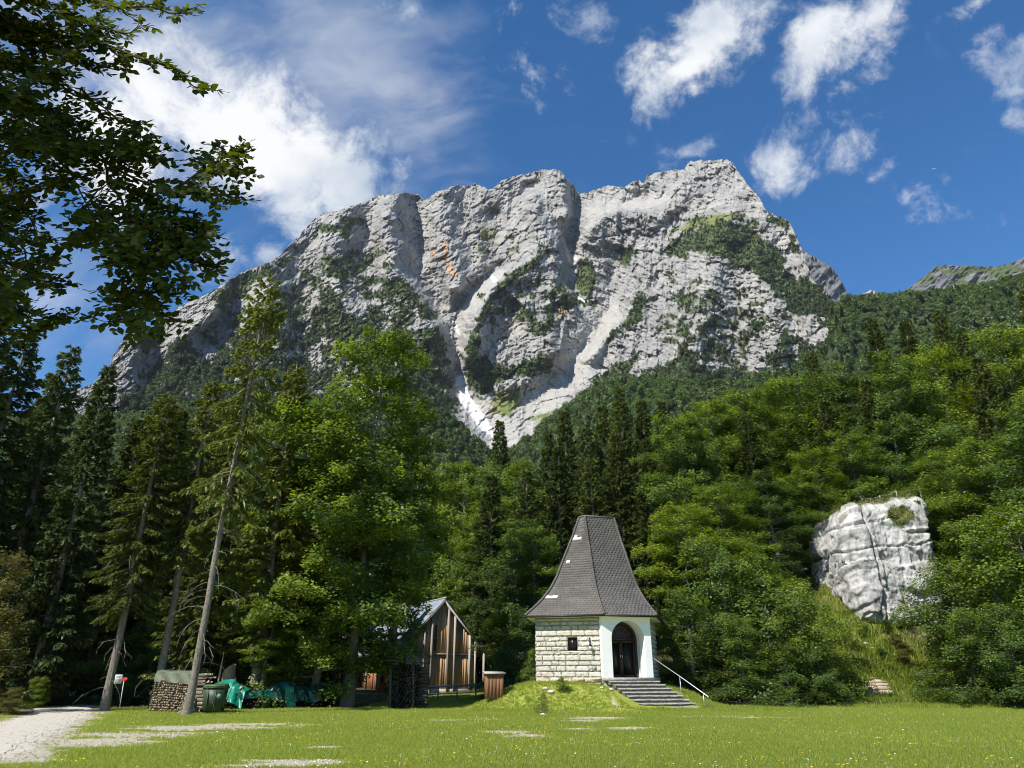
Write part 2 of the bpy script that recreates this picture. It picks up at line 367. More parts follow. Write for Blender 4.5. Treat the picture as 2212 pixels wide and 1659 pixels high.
def forest_floor(x, y):
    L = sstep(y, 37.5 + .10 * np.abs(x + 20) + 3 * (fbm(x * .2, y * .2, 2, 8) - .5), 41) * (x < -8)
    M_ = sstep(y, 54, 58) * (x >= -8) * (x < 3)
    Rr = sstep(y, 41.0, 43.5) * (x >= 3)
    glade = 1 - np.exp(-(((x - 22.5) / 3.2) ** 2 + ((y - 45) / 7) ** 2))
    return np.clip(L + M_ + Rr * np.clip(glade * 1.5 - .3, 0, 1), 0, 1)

# ------------------------------------------------------------------ the mountain
SKY_L = [(120, 860), (200, 830), (232, 800), (245, 765), (262, 740), (290, 722), (330, 714), (352, 690), (400, 655), (440, 640), (470, 622), (505, 598), (545, 577), (580, 570), (610, 546), (645, 512), (680, 472), (705, 460), (725, 458), (760, 446), (800, 430), (815, 424), (850, 418), (880, 417), (905, 421), (918, 434), (935, 420), (960, 408), (985, 400), (1005, 404), (1032, 398), (1055, 409), (1068, 404), (1088, 389), (1120, 379), (1150, 373), (1172, 368), (1195, 366), (1213, 370), (1224, 385), (1238, 398), (1253, 421), (1280, 412), (1310, 402), (1350, 406), (1366, 393), (1380, 388), (1390, 396), (1400, 377), (1430, 372), (1460, 366), (1478, 368), (1483, 351), (1510, 347), (1545, 347), (1570, 345), (1582, 352), (1596, 372), (1612, 397), (1640, 425), (1655, 455), (1675, 465), (1700, 476), (1715, 500), (1728, 530), (1740, 560), (1752, 600), (1775, 622), (1800, 650), (1850, 690), (1890, 740), (1960, 830), (2060, 900)]
RID = [  # crest lines (negative: towards the meadow) and gullies (positive), metres
    ([(1252, 424), (1240, 480), (1236, 528), (1243, 574), (1249, 645)], 62), ([(900, 440), (896, 501), (907, 559), (946, 643), (980, 693), (985, 724), (988, 778), (984, 808), (996, 850), (1061, 931)], 72),
    ([(1065, 470), (1069, 551), (1080, 572), (1011, 635), (980, 689)], 60), ([(1150, 430), (1168, 490), (1180, 540), (1099, 601), (1061, 636), (1026, 705), (1011, 775)], -85),
    ([(1180, 540), (1199, 628), (1240, 650)], -60), ([(1115, 640), (1161, 682), (1184, 751)], -60), ([(1120, 650), (1108, 700), (1088, 765)], 5),
    ([(1449, 480), (1387, 589), (1372, 682), (1310, 731), (1280, 770)], -10), ([(1340, 560), (1320, 640), (1290, 700), (1230, 800), (1140, 880)], 50),
    ([(1580, 470), (1540, 600), (1500, 720), (1480, 850)], -120), ([(1195, 370), (1215, 410), (1222, 460)], -70), ([(1060, 420), (1100, 440), (1150, 400)], 15),
    ([(1540, 352), (1480, 410), (1430, 462), (1340, 458), (1275, 500)], -45), ([(1290, 425), (1340, 436), (1390, 425)], 45), ([(1400, 378), (1420, 420)], 5),
    ([(850, 420), (835, 500), (850, 580), (890, 650), (940, 720)], -75), ([(800, 440), (785, 520), (800, 600)], 30), ([(752, 450), (715, 540), (730, 640), (790, 730), (860, 800)], -60), ([(960, 412), (950, 480), (985, 560), (990, 620)], -35), ([(1010, 405), (1015, 480), (1030, 560)], 20),
    ([(680, 475), (655, 560), (650, 660), (680, 780)], 25), ([(590, 570), (580, 640), (600, 740)], -40), ([(530, 590), (510, 640), (470, 690), (440, 730)], 60), ([(480, 622), (440, 690), (380, 740)], -45), ([(300, 725), (270, 780), (260, 850)], -40), ([(350, 700), (330, 800)], 40),
    ([(1700, 480), (1690, 560), (1720, 650)], -60), ([(1640, 480), (1650, 600), (1680, 760)], -90), ([(1790, 660), (1780, 760)], -60), ([(1310, 735), (1300, 790)], 20)]
VEG = [  # (polygon, softness px, gain)
    ([(1420, 560), (1455, 525), (1490, 498), (1560, 478), (1630, 492), (1680, 545), (1700, 590), (1760, 640), (1800, 680), (1720, 670), (1690, 640), (1640, 600), (1600, 570), (1540, 548), (1480, 545)], 9, 1.0),
    ([(1690, 590), (1760, 615), (1800, 640), (1850, 690), (1900, 760), (1850, 760), (1790, 700), (1730, 655)], 10, 1.0),
    ([(1650, 470), (1690, 470), (1712, 500), (1730, 545), (1715, 545), (1690, 500), (1655, 480)], 6, .55),
    ([(1172, 530), (1195, 540), (1120, 605), (1080, 640), (1045, 705), (1030, 770), (1005, 785), (1015, 720), (1050, 640), (1095, 595)], 6, .62),
    ([(1000, 772), (1060, 782), (1110, 790), (1185, 765), (1192, 795), (1150, 815), (1100, 812), (1065, 835), (1050, 858), (1015, 835)], 7, .85),
    ([(1252, 565), (1268, 560), (1290, 595), (1282, 632), (1256, 640), (1245, 610)], 5, 1.0), ([(1335, 540), (1362, 532), (1374, 545), (1350, 575), (1338, 572)], 5, 1.0), ([(1120, 655), (1150, 670), (1165, 700), (1150, 705), (1120, 670)], 5, .8),
    ([(1205, 600), (1225, 630), (1262, 650), (1245, 660), (1215, 645)], 4, .7), ([(1262, 648), (1290, 650), (1288, 662), (1265, 660)], 4, 1.0),
    ([(1382, 600), (1395, 650), (1385, 690), (1345, 715), (1318, 735), (1322, 715), (1360, 680), (1372, 640)], 5, .75),
    ([(680, 650), (740, 640), (790, 680), (860, 690), (910, 700), (960, 690), (984, 740), (985, 800), (985, 850), (1010, 900), (940, 930), (800, 900), (760, 800), (700, 760), (640, 720)], 16, .44),
    ([(820, 560), (870, 600), (920, 640), (950, 690), (900, 690), (850, 640)], 10, .5), ([(700, 560), (760, 545), (790, 590), (740, 620), (700, 600)], 9, .6),
    ([(360, 730), (400, 715), (450, 745), (520, 700), (560, 640), (600, 640), (640, 720), (700, 780), (760, 830), (800, 930), (500, 960), (230, 960), (240, 880), (300, 810)], 16, .36),
    ([(470, 620), (560, 578), (600, 560), (650, 520), (640, 560), (590, 600), (520, 650), (470, 680), (440, 700)], 9, .55), ([(280, 725), (330, 715), (345, 730), (320, 770)], 6, .6),
    ([(680, 475), (760, 455), (800, 470), (760, 520), (700, 520), (650, 540)], 12, .35), ([(1270, 825), (1330, 790), (1372, 775), (1350, 812), (1300, 838)], 5, .9), ([(1380, 800), (1480, 790), (1560, 800), (1700, 800), (1700, 860), (1380, 850)], 10, .8),
    ([(1560, 470), (1480, 490), (1440, 530), (1400, 570), (1440, 500), (1500, 465), (1580, 455), (1640, 470)], 8, .42), ([(1470, 780), (1480, 760), (1494, 780), (1492, 815), (1472, 815)], 3, 1.4),
    ([(1440, 560), (1560, 560), (1660, 620), (1740, 680), (1860, 760), (1880, 850), (1400, 850), (1380, 700)], 30, .02), ([(1080, 480), (1150, 500), (1120, 560), (1080, 550)], 14, .3), ([(620, 540), (760, 470), (900, 520), (980, 690), (860, 900), (300, 930), (240, 800), (420, 680)], 40, .06), ([(1000, 600), (1240, 560), (1300, 700), (1180, 780), (1020, 760)], 30, .02), ([(1400, 560), (1560, 560), (1740, 680), (1860, 780), (1400, 850)], 30, .04)]
MEADOWS = [([(1070, 850), (1120, 835), (1125, 860), (1100, 900), (1060, 900)], 10, .9), ([(1130, 900), (1200, 880), (1180, 920)], 10, .5), ([(1480, 470), (1560, 455), (1640, 470), (1560, 490), (1460, 505)], 8, .6), ([(1000, 470), (1090, 480), (1070, 560), (1010, 570)], 20, .38), ([(1230, 590), (1250, 640), (1215, 620)], 8, .5)]
SNOWP = [([(984, 815), (998, 810), (1012, 850), (1040, 890), (1064, 925), (1066, 945), (1040, 930), (1010, 890), (990, 860)], 3.5), ([(975, 690), (986, 700), (994, 724), (985, 716)], 1.5), ([(1056, 592), (1064, 594), (1075, 607), (1066, 611)], 1.5), ([(1238, 640), (1270, 648), (1290, 646), (1262, 653)], 1.2), ([(1240, 558), (1246, 556), (1245, 566)], 1)]
ORANGE = [([(955, 520), (964, 518), (972, 570), (986, 590), (980, 605), (968, 590), (958, 560)], 5), ([(1200, 665), (1235, 660), (1230, 678), (1205, 682)], 6), ([(930, 545), (940, 540), (945, 560)], 4)]
SCREE = [([(1255, 655), (1330, 640), (1345, 690), (1310, 740), (1310, 790), (1270, 830), (1210, 870), (1160, 930), (1120, 975), (1040, 970), (1005, 900), (983, 850), (983, 805), (1002, 800), (1030, 850), (1080, 862), (1130, 848), (1175, 812), (1225, 760), (1240, 700)], 16), ([(1075, 575), (1100, 600), (1060, 640), (1000, 700), (1010, 760), (992, 780), (983, 700), (1010, 640)], 10), ([(1290, 405), (1370, 400), (1440, 430), (1400, 455), (1330, 450), (1280, 480), (1258, 450)], 12)]
def mountain_surface(px, py):
    t = (950 - py) / 600.0
    Rg = 1020 + 860 * np.clip(t, -1, 1.1)
    W = np.full(px.shape, (1 / 70.0) ** 2.2); S = np.zeros(px.shape)
    wx = px + 22 * (fbm(px / 60, py / 60, 4, 40) - .5); wy = py + 22 * (fbm(px / 60, py / 60, 4, 41) - .5)
    for pts, v in RID:
        d = seg_dist(wx, wy, pts); w = 1 / (d * d + 9) ** 1.1; W += w; S += w * v
    Dm = S / W
    # folded strata: fine steps running across the face, tilted left of the middle and right of it
    gx = np.linspace(100, 2100, 400); gi = np.concatenate([[0], np.cumsum(np.tan(np.interp(gx, [250, 600, 900, 1100, 1300, 1500, 1800], [-.45, -.55, -.25, -.5, .55, .3, -.1])))[:-1] * (gx[1] - gx[0])])
    cu = px + .3 * py; cv = (py - np.interp(px, gx, gi)) * .9
    cvw = cv + 14 * (fbm(px / 45, py / 45, 3, 44) - .5)
    st = fbm(cu / 60, cvw / 9, 4, 45, .55, True) - .5
    st2 = fbm(cu / 18, cvw / 3.6, 3, 46, .6, True) - .5
    ru = fbm(px / 11 + py / 60, py / 50, 4, 47, .55, True) - .5
    bl = fbm(wx / 30, wy / 34, 5, 48, .55, True) ** 2.2 - .35
    rw = px + 16 * (fbm(px / 24, py / 24, 3, 57) - .5)
    rib = (fbm(rw / 9, py / 42, 4, 58, .6, True) ** 2 - .3) * (.3 + 1.2 * fbm(px / 90, py / 90, 2, 59))
    cr = fbm(px / 6, py / 6, 3, 49, .6) - .5
    rough = 1 - .5 * np.clip(sum(sstep(sdf(px, py, p), -s, s) for p, s in SCREE), 0, 1)
    saw = lambda t: (t - np.floor(t)) ** 1.6
    amp = .35 + 1.1 * fbm(px / 70, py / 70, 3, 52)
    led = saw(cvw / 12.5 + 2.6 * (fbm(cu / 40, cvw / 40, 4, 53) - .5)) - .4
    led2 = saw(cvw / 5.2 + 2.6 * (fbm(cu / 16, cvw / 16, 4, 54) - .5)) - .4
    def worley(sx, sy, seed):
        ux, uy = cu / sx, cv / sy; ix, iy = np.floor(ux), np.floor(uy); f1 = np.full(px.shape, 9.0); f2 = f1.copy(); val = np.zeros(px.shape)
        for i in (-1, 0, 1):
            for j in (-1, 0, 1):
                cxx, cyy = ix + i, iy + j; dx = cxx + vhash(cxx, cyy, seed) - ux; dy = cyy + vhash(cxx, cyy, seed + 5) - uy; d = dx * dx + dy * dy
                h_ = vhash(cxx, cyy, seed + 9) + (vhash(cxx, cyy, seed + 3) - .5) * dx * 1.4 + (vhash(cxx, cyy, seed + 4) - .5) * dy * 1.2
                n = d < f1; f2 = np.where(n, f1, np.minimum(f2, d)); val = np.where(n, h_, val); f1 = np.where(n, d, f1)
        return val - .5, np.sqrt(f2) - np.sqrt(f1)
    w1, e1 = worley(34, 24, 301); w2, e2 = worley(13, 9, 311)
    cracks = np.exp(-(e1 / .05) ** 2) * 7 + np.exp(-(e2 / .07) ** 2) * 3
    return Rg + 1.5 * Dm + rough * cracks - rough * (amp * (5.5 * led + 3.0 * led2) + 8 * st + 4 * st2 + 9 * ru + 9 * rib + 34 * bl + 3 * cr + 15 * w1 + 6.5 * w2)
def far_noise_mask(px, py, polys, seed, gain=1.3):
    out = np.zeros(px.shape); nzv = (fbm(px / 22, py / 16, 5, seed, .62) - .5) * 2 * gain
    for p, s, g in polys:
        d = sdf(px, py, p) / s
        out = np.maximum(out, sstep(np.clip(d, -2, 2) * .42 + nzv * .8 + (g - .62) * 1.1 - np.where(d < -2, 9, 0), 0.0, .45))
    return out
def mountain_material(r1=(.20, .198, .195), r2=(.32, .31, .292), r3=(.43, .41, .375)):
    m, n, l = new_mat('mountain_limestone')
    geo = n.new('ShaderNodeTexCoord')
    def nz(s, d=8, r=.65, sc=(1, 1, 1), rot=(0, 0, 0)):
        mp = n.new('ShaderNodeMapping'); mp.inputs['Scale'].default_value = sc; mp.inputs['Rotation'].default_value = rot; l.new(geo.outputs['Object'], mp.inputs[0])
        k = n.new('ShaderNodeTexNoise'); k.inputs['Scale'].default_value = s; k.inputs['Detail'].default_value = d; k.inputs['Roughness'].default_value = r; l.new(mp.outputs[0], k.inputs['Vector']); return k.outputs['Fac']
    rock = ramp(n, l, nz(.012, 10, .72), [(.3, r1), (.48, r2), (.66, r3)])
    crack = ramp(n, l, nz(.05, 8, .75, (1, 1, 4), (.35, .2, 0)), [(.36, (.35, .35, .37)), (.5, (1, 1, 1))])
    mu = n.new('ShaderNodeMix'); mu.data_type = 'RGBA'; mu.blend_type = 'MULTIPLY'; mu.inputs[0].default_value = .8; l.new(rock, mu.inputs[6]); l.new(crack, mu.inputs[7])
    col = mu.outputs[2]
    def over(col, attr, c, k=1.0):
        a = n.new('ShaderNodeAttribute'); a.attribute_name = attr
        f = a.outputs['Fac']
        if k != 1.0:
            q = n.new('ShaderNodeMath'); q.operation = 'MULTIPLY'; q.inputs[1].default_value = k; l.new(f, q.inputs[0]); f = q.outputs[0]
        x = n.new('ShaderNodeMix'); x.data_type = 'RGBA'; l.new(f, x.inputs[0]); l.new(col, x.inputs[6])
        if isinstance(c, tuple): x.inputs[7].default_value = (*c, 1)
        else: l.new(c, x.inputs[7])
        return x.outputs[2]
    col = over(col, 'scree', ramp(n, l, nz(.04, 8, .7), [(.35, (.33, .315, .285)), (.65, (.46, .44, .40))]), .8)
    col = over(col, 'orange', (.47, .29, .17), .85)
    col = over(col, 'meadow', ramp(n, l, nz(.03, 6), [(.35, (.13, .16, .045)), (.65, (.21, .22, .085))]))
    col = over(col, 'veg', ramp(n, l, nz(.05, 6), [(.35, (.055, .075, .030)), (.65, (.10, .125, .05))]))
    col = over(col, 'snow', (.70, .70, .70))
    p = n.new('ShaderNodeBsdfPrincipled'); p.inputs['Roughness'].default_value = .95; p.inputs['Specular IOR Level'].default_value = .1; l.new(col, p.inputs['Base Color'])
    b = n.new('ShaderNodeBump'); b.inputs['Strength'].default_value = .9; b.inputs['Distance'].default_value = 5.0; l.new(nz(.06, 8, .75, (1, 1, 2.2), (.3, .2, 0)), b.inputs['Height']); l.new(b.outputs[0], p.inputs['Normal'])
    o = n.new('ShaderNodeOutputMaterial'); l.new(p.outputs[0], o.inputs[0]); return m
MROCK = mountain_material()
MROCK_D = mountain_material((.085, .088, .095), (.145, .148, .155), (.22, .22, .225))  # far ridge rock: cloud shadow put into the colour, plus dark lichen
def to_world(px, py, Rg):
    v = (CY - py) / FPX; dx = (px - CX) / FPX; dy = math.cos(PITCH) - math.sin(PITCH) * v; dz = math.sin(PITCH) + math.cos(PITCH) * v
    k = Rg / np.hypot(dx, dy); return dx * k, dy * k, CAM_H + dz * k
VEGPTS = []
def make_mountain():
    nx, ny = 1230, 385
    c = np.linspace(120, 2060, nx); sk = np.interp(c, [p[0] for p in SKY_L], [p[1] for p in SKY_L])
    sk = sk - 7 * (fbm(c / 14, c * 0, 4, 60, .6, True) - .5) - 3 * (fbm(c / 4, c * 0 + 5, 2, 61) - .5)
    t = np.linspace(0, 1, ny)[:, None] ** 1.06; base = np.maximum(1010, sk + 60)
    px = np.broadcast_to(c, (ny, nx)).copy(); py = sk[None] + t * (base - sk)[None]
    Rg = mountain_surface(px, py); X, Y, Z = to_world(px, py, Rg)
    veg = far_noise_mask(px, py, VEG, 70); mea = far_noise_mask(px, py, MEADOWS, 71, 1.0)
    soft = lambda P: np.clip(sum(sstep(sdf(px, py, p) + s * 2.2 * (fbm(px / 9, py / 9, 3, 72) - .5), -s * .6, s * .6) for p, s in P), 0, 1)
    snow = np.clip(sum(sstep(sdf(px, py, p) + s * 1.5 * (fbm(px / 6, py / 6, 3, 73) - .5), -1.2, 1.2) for p, s in SNOWP), 0, 1)
    veg = veg * (1 - snow)
    # the back of the mountain
    bx, by, bz = [X], [Y], [Z]; Xb = []; Yb = []; Zb = []
    for k, (dr, dz) in enumerate(((1400, -2.0), (500, -.75), (120, -.12))):
        d = np.hypot(X[0], Y[0]); Xb.append(X[0] * (1 + dr / d)); Yb.append(Y[0] * (1 + dr / d)); Zb.append(np.maximum(Z[0] * (1 + dz), -20))
    X = np.vstack([Xb, X]); Y = np.vstack([Yb, Y]); Z = np.vstack([Zb, Z])
    pad = lambda a: np.vstack([np.repeat(a[:1], 3, 0), a])
    me = grid_mesh(X, Y, Z, {'veg': pad(veg), 'meadow': pad(mea), 'snow': pad(snow), 'orange': pad(soft(ORANGE)), 'scree': pad(soft(SCREE))}, 'mountain', flip=True)
    tag(link('mountain', me, MROCK), 'huge grey limestone mountain face with gullies and dwarf pines', None, kind='structure')
    # dwarf pines and larches of the ledges
    k = rng.random(veg.shape) < veg * .16
    VEGPTS.append(np.stack([X[3:][k], Y[3:][k], Z[3:][k] - 1.0], -1))
    far_peaks()
def far_peaks():
    def peak(name, line, R0, depth, label, veg, seed, drop=150):
        nq = 240 if veg < .6 else 90
        xs = np.linspace(line[0][0], line[-1][0], nq); sk = np.interp(xs, [p[0] for p in line], [p[1] for p in line]) - 4 * (fbm(xs / 12, xs * 0, 4, seed, .6, True) - .5)
        t = np.linspace(0, 1, nq // 2)[:, None]; px = np.broadcast_to(xs, (nq // 2, nq)); py = sk[None] + t * drop
        Rg = R0 - t * depth - 110 * (fbm(px / 40 + py / 50, py / 40, 5, seed + 1, .55, True) - .5) - 35 * (fbm((px - py) / 30, (px + py) / 6, 3, seed + 2, .5, True) - .5)
        X, Y, Z = to_world(px, py, Rg)
        v = sstep(fbm(px / 30 + py / 30, py / 9, 4, seed + 3) - veg, 0, .08)
        d = np.hypot(X[0], Y[0]); X = np.vstack([X[0] * (1 + 900 / d), X]); Y = np.vstack([Y[0] * (1 + 900 / d), Y]); Z = np.vstack([Z[0] * .2, Z]); v = np.vstack([v[:1], v])
        me = grid_mesh(X, Y, Z, {'veg': v, 'meadow': v * 0, 'snow': v * 0 + (1 if veg > 2 else 0), 'orange': v * 0, 'scree': v * 0}, name, flip=True)
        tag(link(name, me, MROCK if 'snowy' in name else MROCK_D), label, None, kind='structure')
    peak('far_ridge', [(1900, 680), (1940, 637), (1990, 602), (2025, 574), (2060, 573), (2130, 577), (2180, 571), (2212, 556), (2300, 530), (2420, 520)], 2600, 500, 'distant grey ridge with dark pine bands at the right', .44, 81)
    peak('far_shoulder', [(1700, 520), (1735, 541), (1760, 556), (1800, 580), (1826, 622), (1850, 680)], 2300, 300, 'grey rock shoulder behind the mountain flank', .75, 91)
    peak('far_snowy_top', [(1850, 650), (1862, 635), (1880, 627), (1895, 631), (1912, 650)], 3400, 100, 'tiny pale peak in the notch of the valley', .8, 95, 60)

# ------------------------------------------------------------------ wooded hillside below the mountain
HILL = [(-250, 880), (0, 900), (230, 900), (450, 880), (600, 860), (700, 870), (880, 870), (960, 885), (1010, 930), (1060, 975), (1110, 965), (1180, 905), (1260, 850), (1330, 822), (1380, 812), (1500, 828), (1600, 826), (1700, 800), (1790, 735), (1800, 665), (1830, 636), (1870, 642), (1950, 634), (2100, 620), (2300, 570), (2600, 560)]
def make_hillside():
    nx, ny = 420, 130
    c = np.linspace(-250, 2500, nx); sk = np.interp(c, [p[0] for p in HILL], [p[1] for p in HILL]) + 8
    t = np.linspace(0, 1, ny)[:, None]; px = np.broadcast_to(c, (ny, nx)); py = sk[None] + t * (1445 - sk)[None]
    Rt = np.interp(c, [-250, 400, 900, 1100, 1300, 1600, 1850, 2500], [700, 760, 760, 800, 640, 640, 820, 800])
    Rg = Rt[None] * (1 - t) ** 1.2 + 185 * (1 - (1 - t) ** 1.2) + 40 * (fbm(px / 80, py / 60, 4, 101) - .5) * (1 - t)
    X, Y, Z = to_world(px, py, Rg)
    d = np.hypot(X[0], Y[0]); Xb = X[0] * (1 + 80 / d); Yb = Y[0] * (1 + 80 / d)
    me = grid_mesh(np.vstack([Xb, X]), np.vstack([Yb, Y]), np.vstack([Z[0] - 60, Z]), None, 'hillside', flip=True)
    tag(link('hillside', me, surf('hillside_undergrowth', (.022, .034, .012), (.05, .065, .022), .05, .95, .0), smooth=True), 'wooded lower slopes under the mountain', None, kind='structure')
    n = 15000
    a = rng.uniform(-200, 2480, n); b = rng.random(n) ** 1.5
    sk = np.interp(a, [p[0] for p in HILL], [p[1] for p in HILL]) + 8; py = sk + 3 + b * (1180 - sk); tt = (py - sk) / (1445 - sk)
    Rt = np.interp(a, [-250, 400, 900, 1100, 1300, 1600, 1850, 2500], [700, 760, 760, 800, 640, 640, 820, 800])
    Rg = Rt * (1 - tt) ** 1.2 + 185 * (1 - (1 - tt) ** 1.2) + 40 * (fbm(a / 80, py / 60, 4, 101) - .5) * (1 - tt)
    x, y, z = to_world(a, py, Rg); return np.stack([x, y, z - .6], -1), a

# ------------------------------------------------------------------ foliage materials
BEECH = leaf_mat('beech_leaves', (.050, .088, .012), (.115, .185, .020), (.235, .305, .034), .45, .55)
BEECH2 = leaf_mat('maple_leaves', (.038, .072, .014), (.080, .142, .022), (.165, .240, .034), .42, .4)
BEECH_RUST = leaf_mat('beech_leaves_rusty', (.055, .062, .012), (.125, .125, .024), (.22, .18, .045), .38, .3)
SPRUCE = leaf_mat('spruce_needles', (.038, .056, .015), (.078, .108, .026), (.140, .175, .044), .26, .45, .02)
SPRUCE_Y = leaf_mat('spruce_needles_olive', (.052, .070, .014), (.118, .148, .028), (.195, .225, .050), .3, .4, .02)
SPRUCE_D = leaf_mat('spruce_needles_bluish', (.040, .060, .020), (.082, .112, .036), (.14, .18, .058), .26, .4, .02)
BARK_B = surf('beech_bark', (.10, .095, .085), (.20, .19, .17), 3, .9, .5, 20, stretch=(1, 1, .3))
BARK_S = surf('spruce_bark', (.10, .085, .07), (.24, .215, .185), 5, .95, .9, 18, c3=(.32, .30, .27), stretch=(1, 1, .5), dist=.03)
BARK_PALE = surf('weathered_spruce_bark', (.085, .072, .058), (.19, .165, .135), 9, .95, 1.0, 22, c3=(.28, .25, .21), stretch=(1, 1, .6), dist=.06)
DEADWOOD = surf('dead_twig_wood', (.20, .18, .15), (.33, .31, .27), 3, .95)

def diamonds(P, A, B, tint):
    """flat four-cornered leaf faces: centre P, half-length vectors A, half-width vectors B"""
    n = len(P); v = np.stack([P - A, P + B * 1.0 - A * .1, P + A, P - B - A * .1], 1).reshape(-1, 3)
    f = np.arange(n * 4).reshape(n, 4); return v, f, np.repeat(tint, 4)
def unit(v): return v / (np.linalg.norm(v, axis=-1, keepdims=True) + 1e-9)
def poly_at(pts, t):
    m = len(pts) - 1; k = np.minimum((t * m).astype(int), m - 1); f = (t * m - k)[:, None]; return pts[k] * (1 - f) + pts[k + 1] * f

def make_beech(seed, H=18.0, Rc=4.2, base=.12, nb=46, leaf=.19, per=760, lobes=True, bushy=False):
    """a broadleaf tree: trunk with limbs (one mesh) and layered sprays of leaves (crown mesh)"""
    g = np.random.default_rng(seed); T = MB(); Cn = MB()
    z = np.linspace(0, H * .93, 12); wob = np.cumsum(g.normal(0, .10, (12, 2)), 0) * H / 18; wob -= wob[0]
    tr = np.column_stack([wob, z]); r0 = H * .0115 + .05
    rr = r0 * (1 - z / H) ** 1.25 + .015; rr[0] *= 1.45
    T.tube(np.vstack([tr[0] - [0, 0, .5], tr]), np.concatenate([[rr[0] * 1.2], rr]), 9)
    lob = g.uniform(0, 6.28, 3); la = g.uniform(.12, .32, 3)
    for i in range(nb):
        h = base + (1 - base) * ((i + g.random() * .8) / nb) ** .95 * .97
        az = i * 2.399 + g.normal(0, .35)
        q_ = (h - base) / (1 - base); prof = (min(1, .55 + q_ * 1.6)) * max(.12, 1 - q_ ** 2.3) ** .75
        if bushy: prof = (1 - h) ** .6 * .9 + .12
        L = Rc * prof * g.uniform(.62, 1.22) * (1 + sum(a * math.sin(az * (k + 1) + o + h * 5) for k, (a, o) in enumerate(zip(la, lob))) if lobes else 1)
        up = np.interp(h, [0, .3, .7, 1], [.02, .22, .55, 1.3]) + g.normal(0, .14)
        p0 = poly_at(tr, np.array([min(.999, h / .93)]))[0]
        m = 7; s = np.linspace(0, 1, m)
        d = np.array([math.cos(az), math.sin(az)]); side = np.array([-d[1], d[0]]) * g.normal(0, .12)
        br = np.zeros((m, 3)); br[:, :2] = p0[:2] + L * s[:, None] * d + L * (s ** 2)[:, None] * side
        br[:, 2] = p0[2] + L * (up * s - (up * .45 + .10) * s ** 2.2)
        T.tube(br, np.linspace(max(.02, r0 * .36 * (1 - h) + .02), .008, m), 4, False)
        nsec = max(4, int(L * 2.9))
        for j in range(nsec):
            t = (j + g.random()) / nsec * .8 + .2
            q0 = poly_at(br, np.array([t]))[0]; sg = 1 if j % 2 else -1
            bd = unit(poly_at(br, np.array([min(1, t + .1)]))[0] - poly_at(br, np.array([t - .1]))[0])
            pr = np.array([-bd[1], bd[0], 0]) * sg
            L2 = (.35 * L * (1 - t) + .45) * g.uniform(.7, 1.3)
            d2 = unit(bd * .75 + pr * g.uniform(.5, 1.0) + np.array([0, 0, g.normal(.05, .34)]))
            q1 = q0 + d2 * L2 + np.array([0, 0, -.06 * L2])
            T.tube(np.array([q0, (q0 + q1) / 2 + [0, 0, .03], q1]), [.012, .008, .004], 3, False)
            n = int(per * L2 / 10 * g.uniform(.6, 1.3)) + 4
            u = g.random(n) ** .75 * 1.08
            lat = g.normal(0, 1, n) * (.10 + .20 * L2 * (1 - np.abs(u - .5)))
            nrm2 = unit(np.cross(d2, np.array([0, 0, 1.0])))
            P = q0 + np.outer(u, (q1 - q0)) + lat[:, None] * nrm2 + np.column_stack([g.normal(0, .05, n), g.normal(0, .05, n), g.normal(-.03, .20, n) - .22 * np.abs(lat)])
            nr = unit(np.column_stack([g.normal(0, .55, n), g.normal(0, .55, n), np.ones(n)]) + .45 * np.array([d[0], d[1], 0]))
            ax = unit(d2 + nrm2 * np.sign(lat)[:, None] * .7 + g.normal(0, .35, (n, 3))); A = unit(ax - nr * (ax * nr).sum(1)[:, None]); B = np.cross(nr, A)
            sz = leaf * g.uniform(.6, 1.25, n)
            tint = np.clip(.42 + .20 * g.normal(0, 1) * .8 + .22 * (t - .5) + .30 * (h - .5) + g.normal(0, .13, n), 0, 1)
            Cn.arr(*diamonds(P, A * sz[:, None] * .5, B * sz[:, None] * .36, tint))
    return T.mesh('trunk'), Cn.mesh('crown')

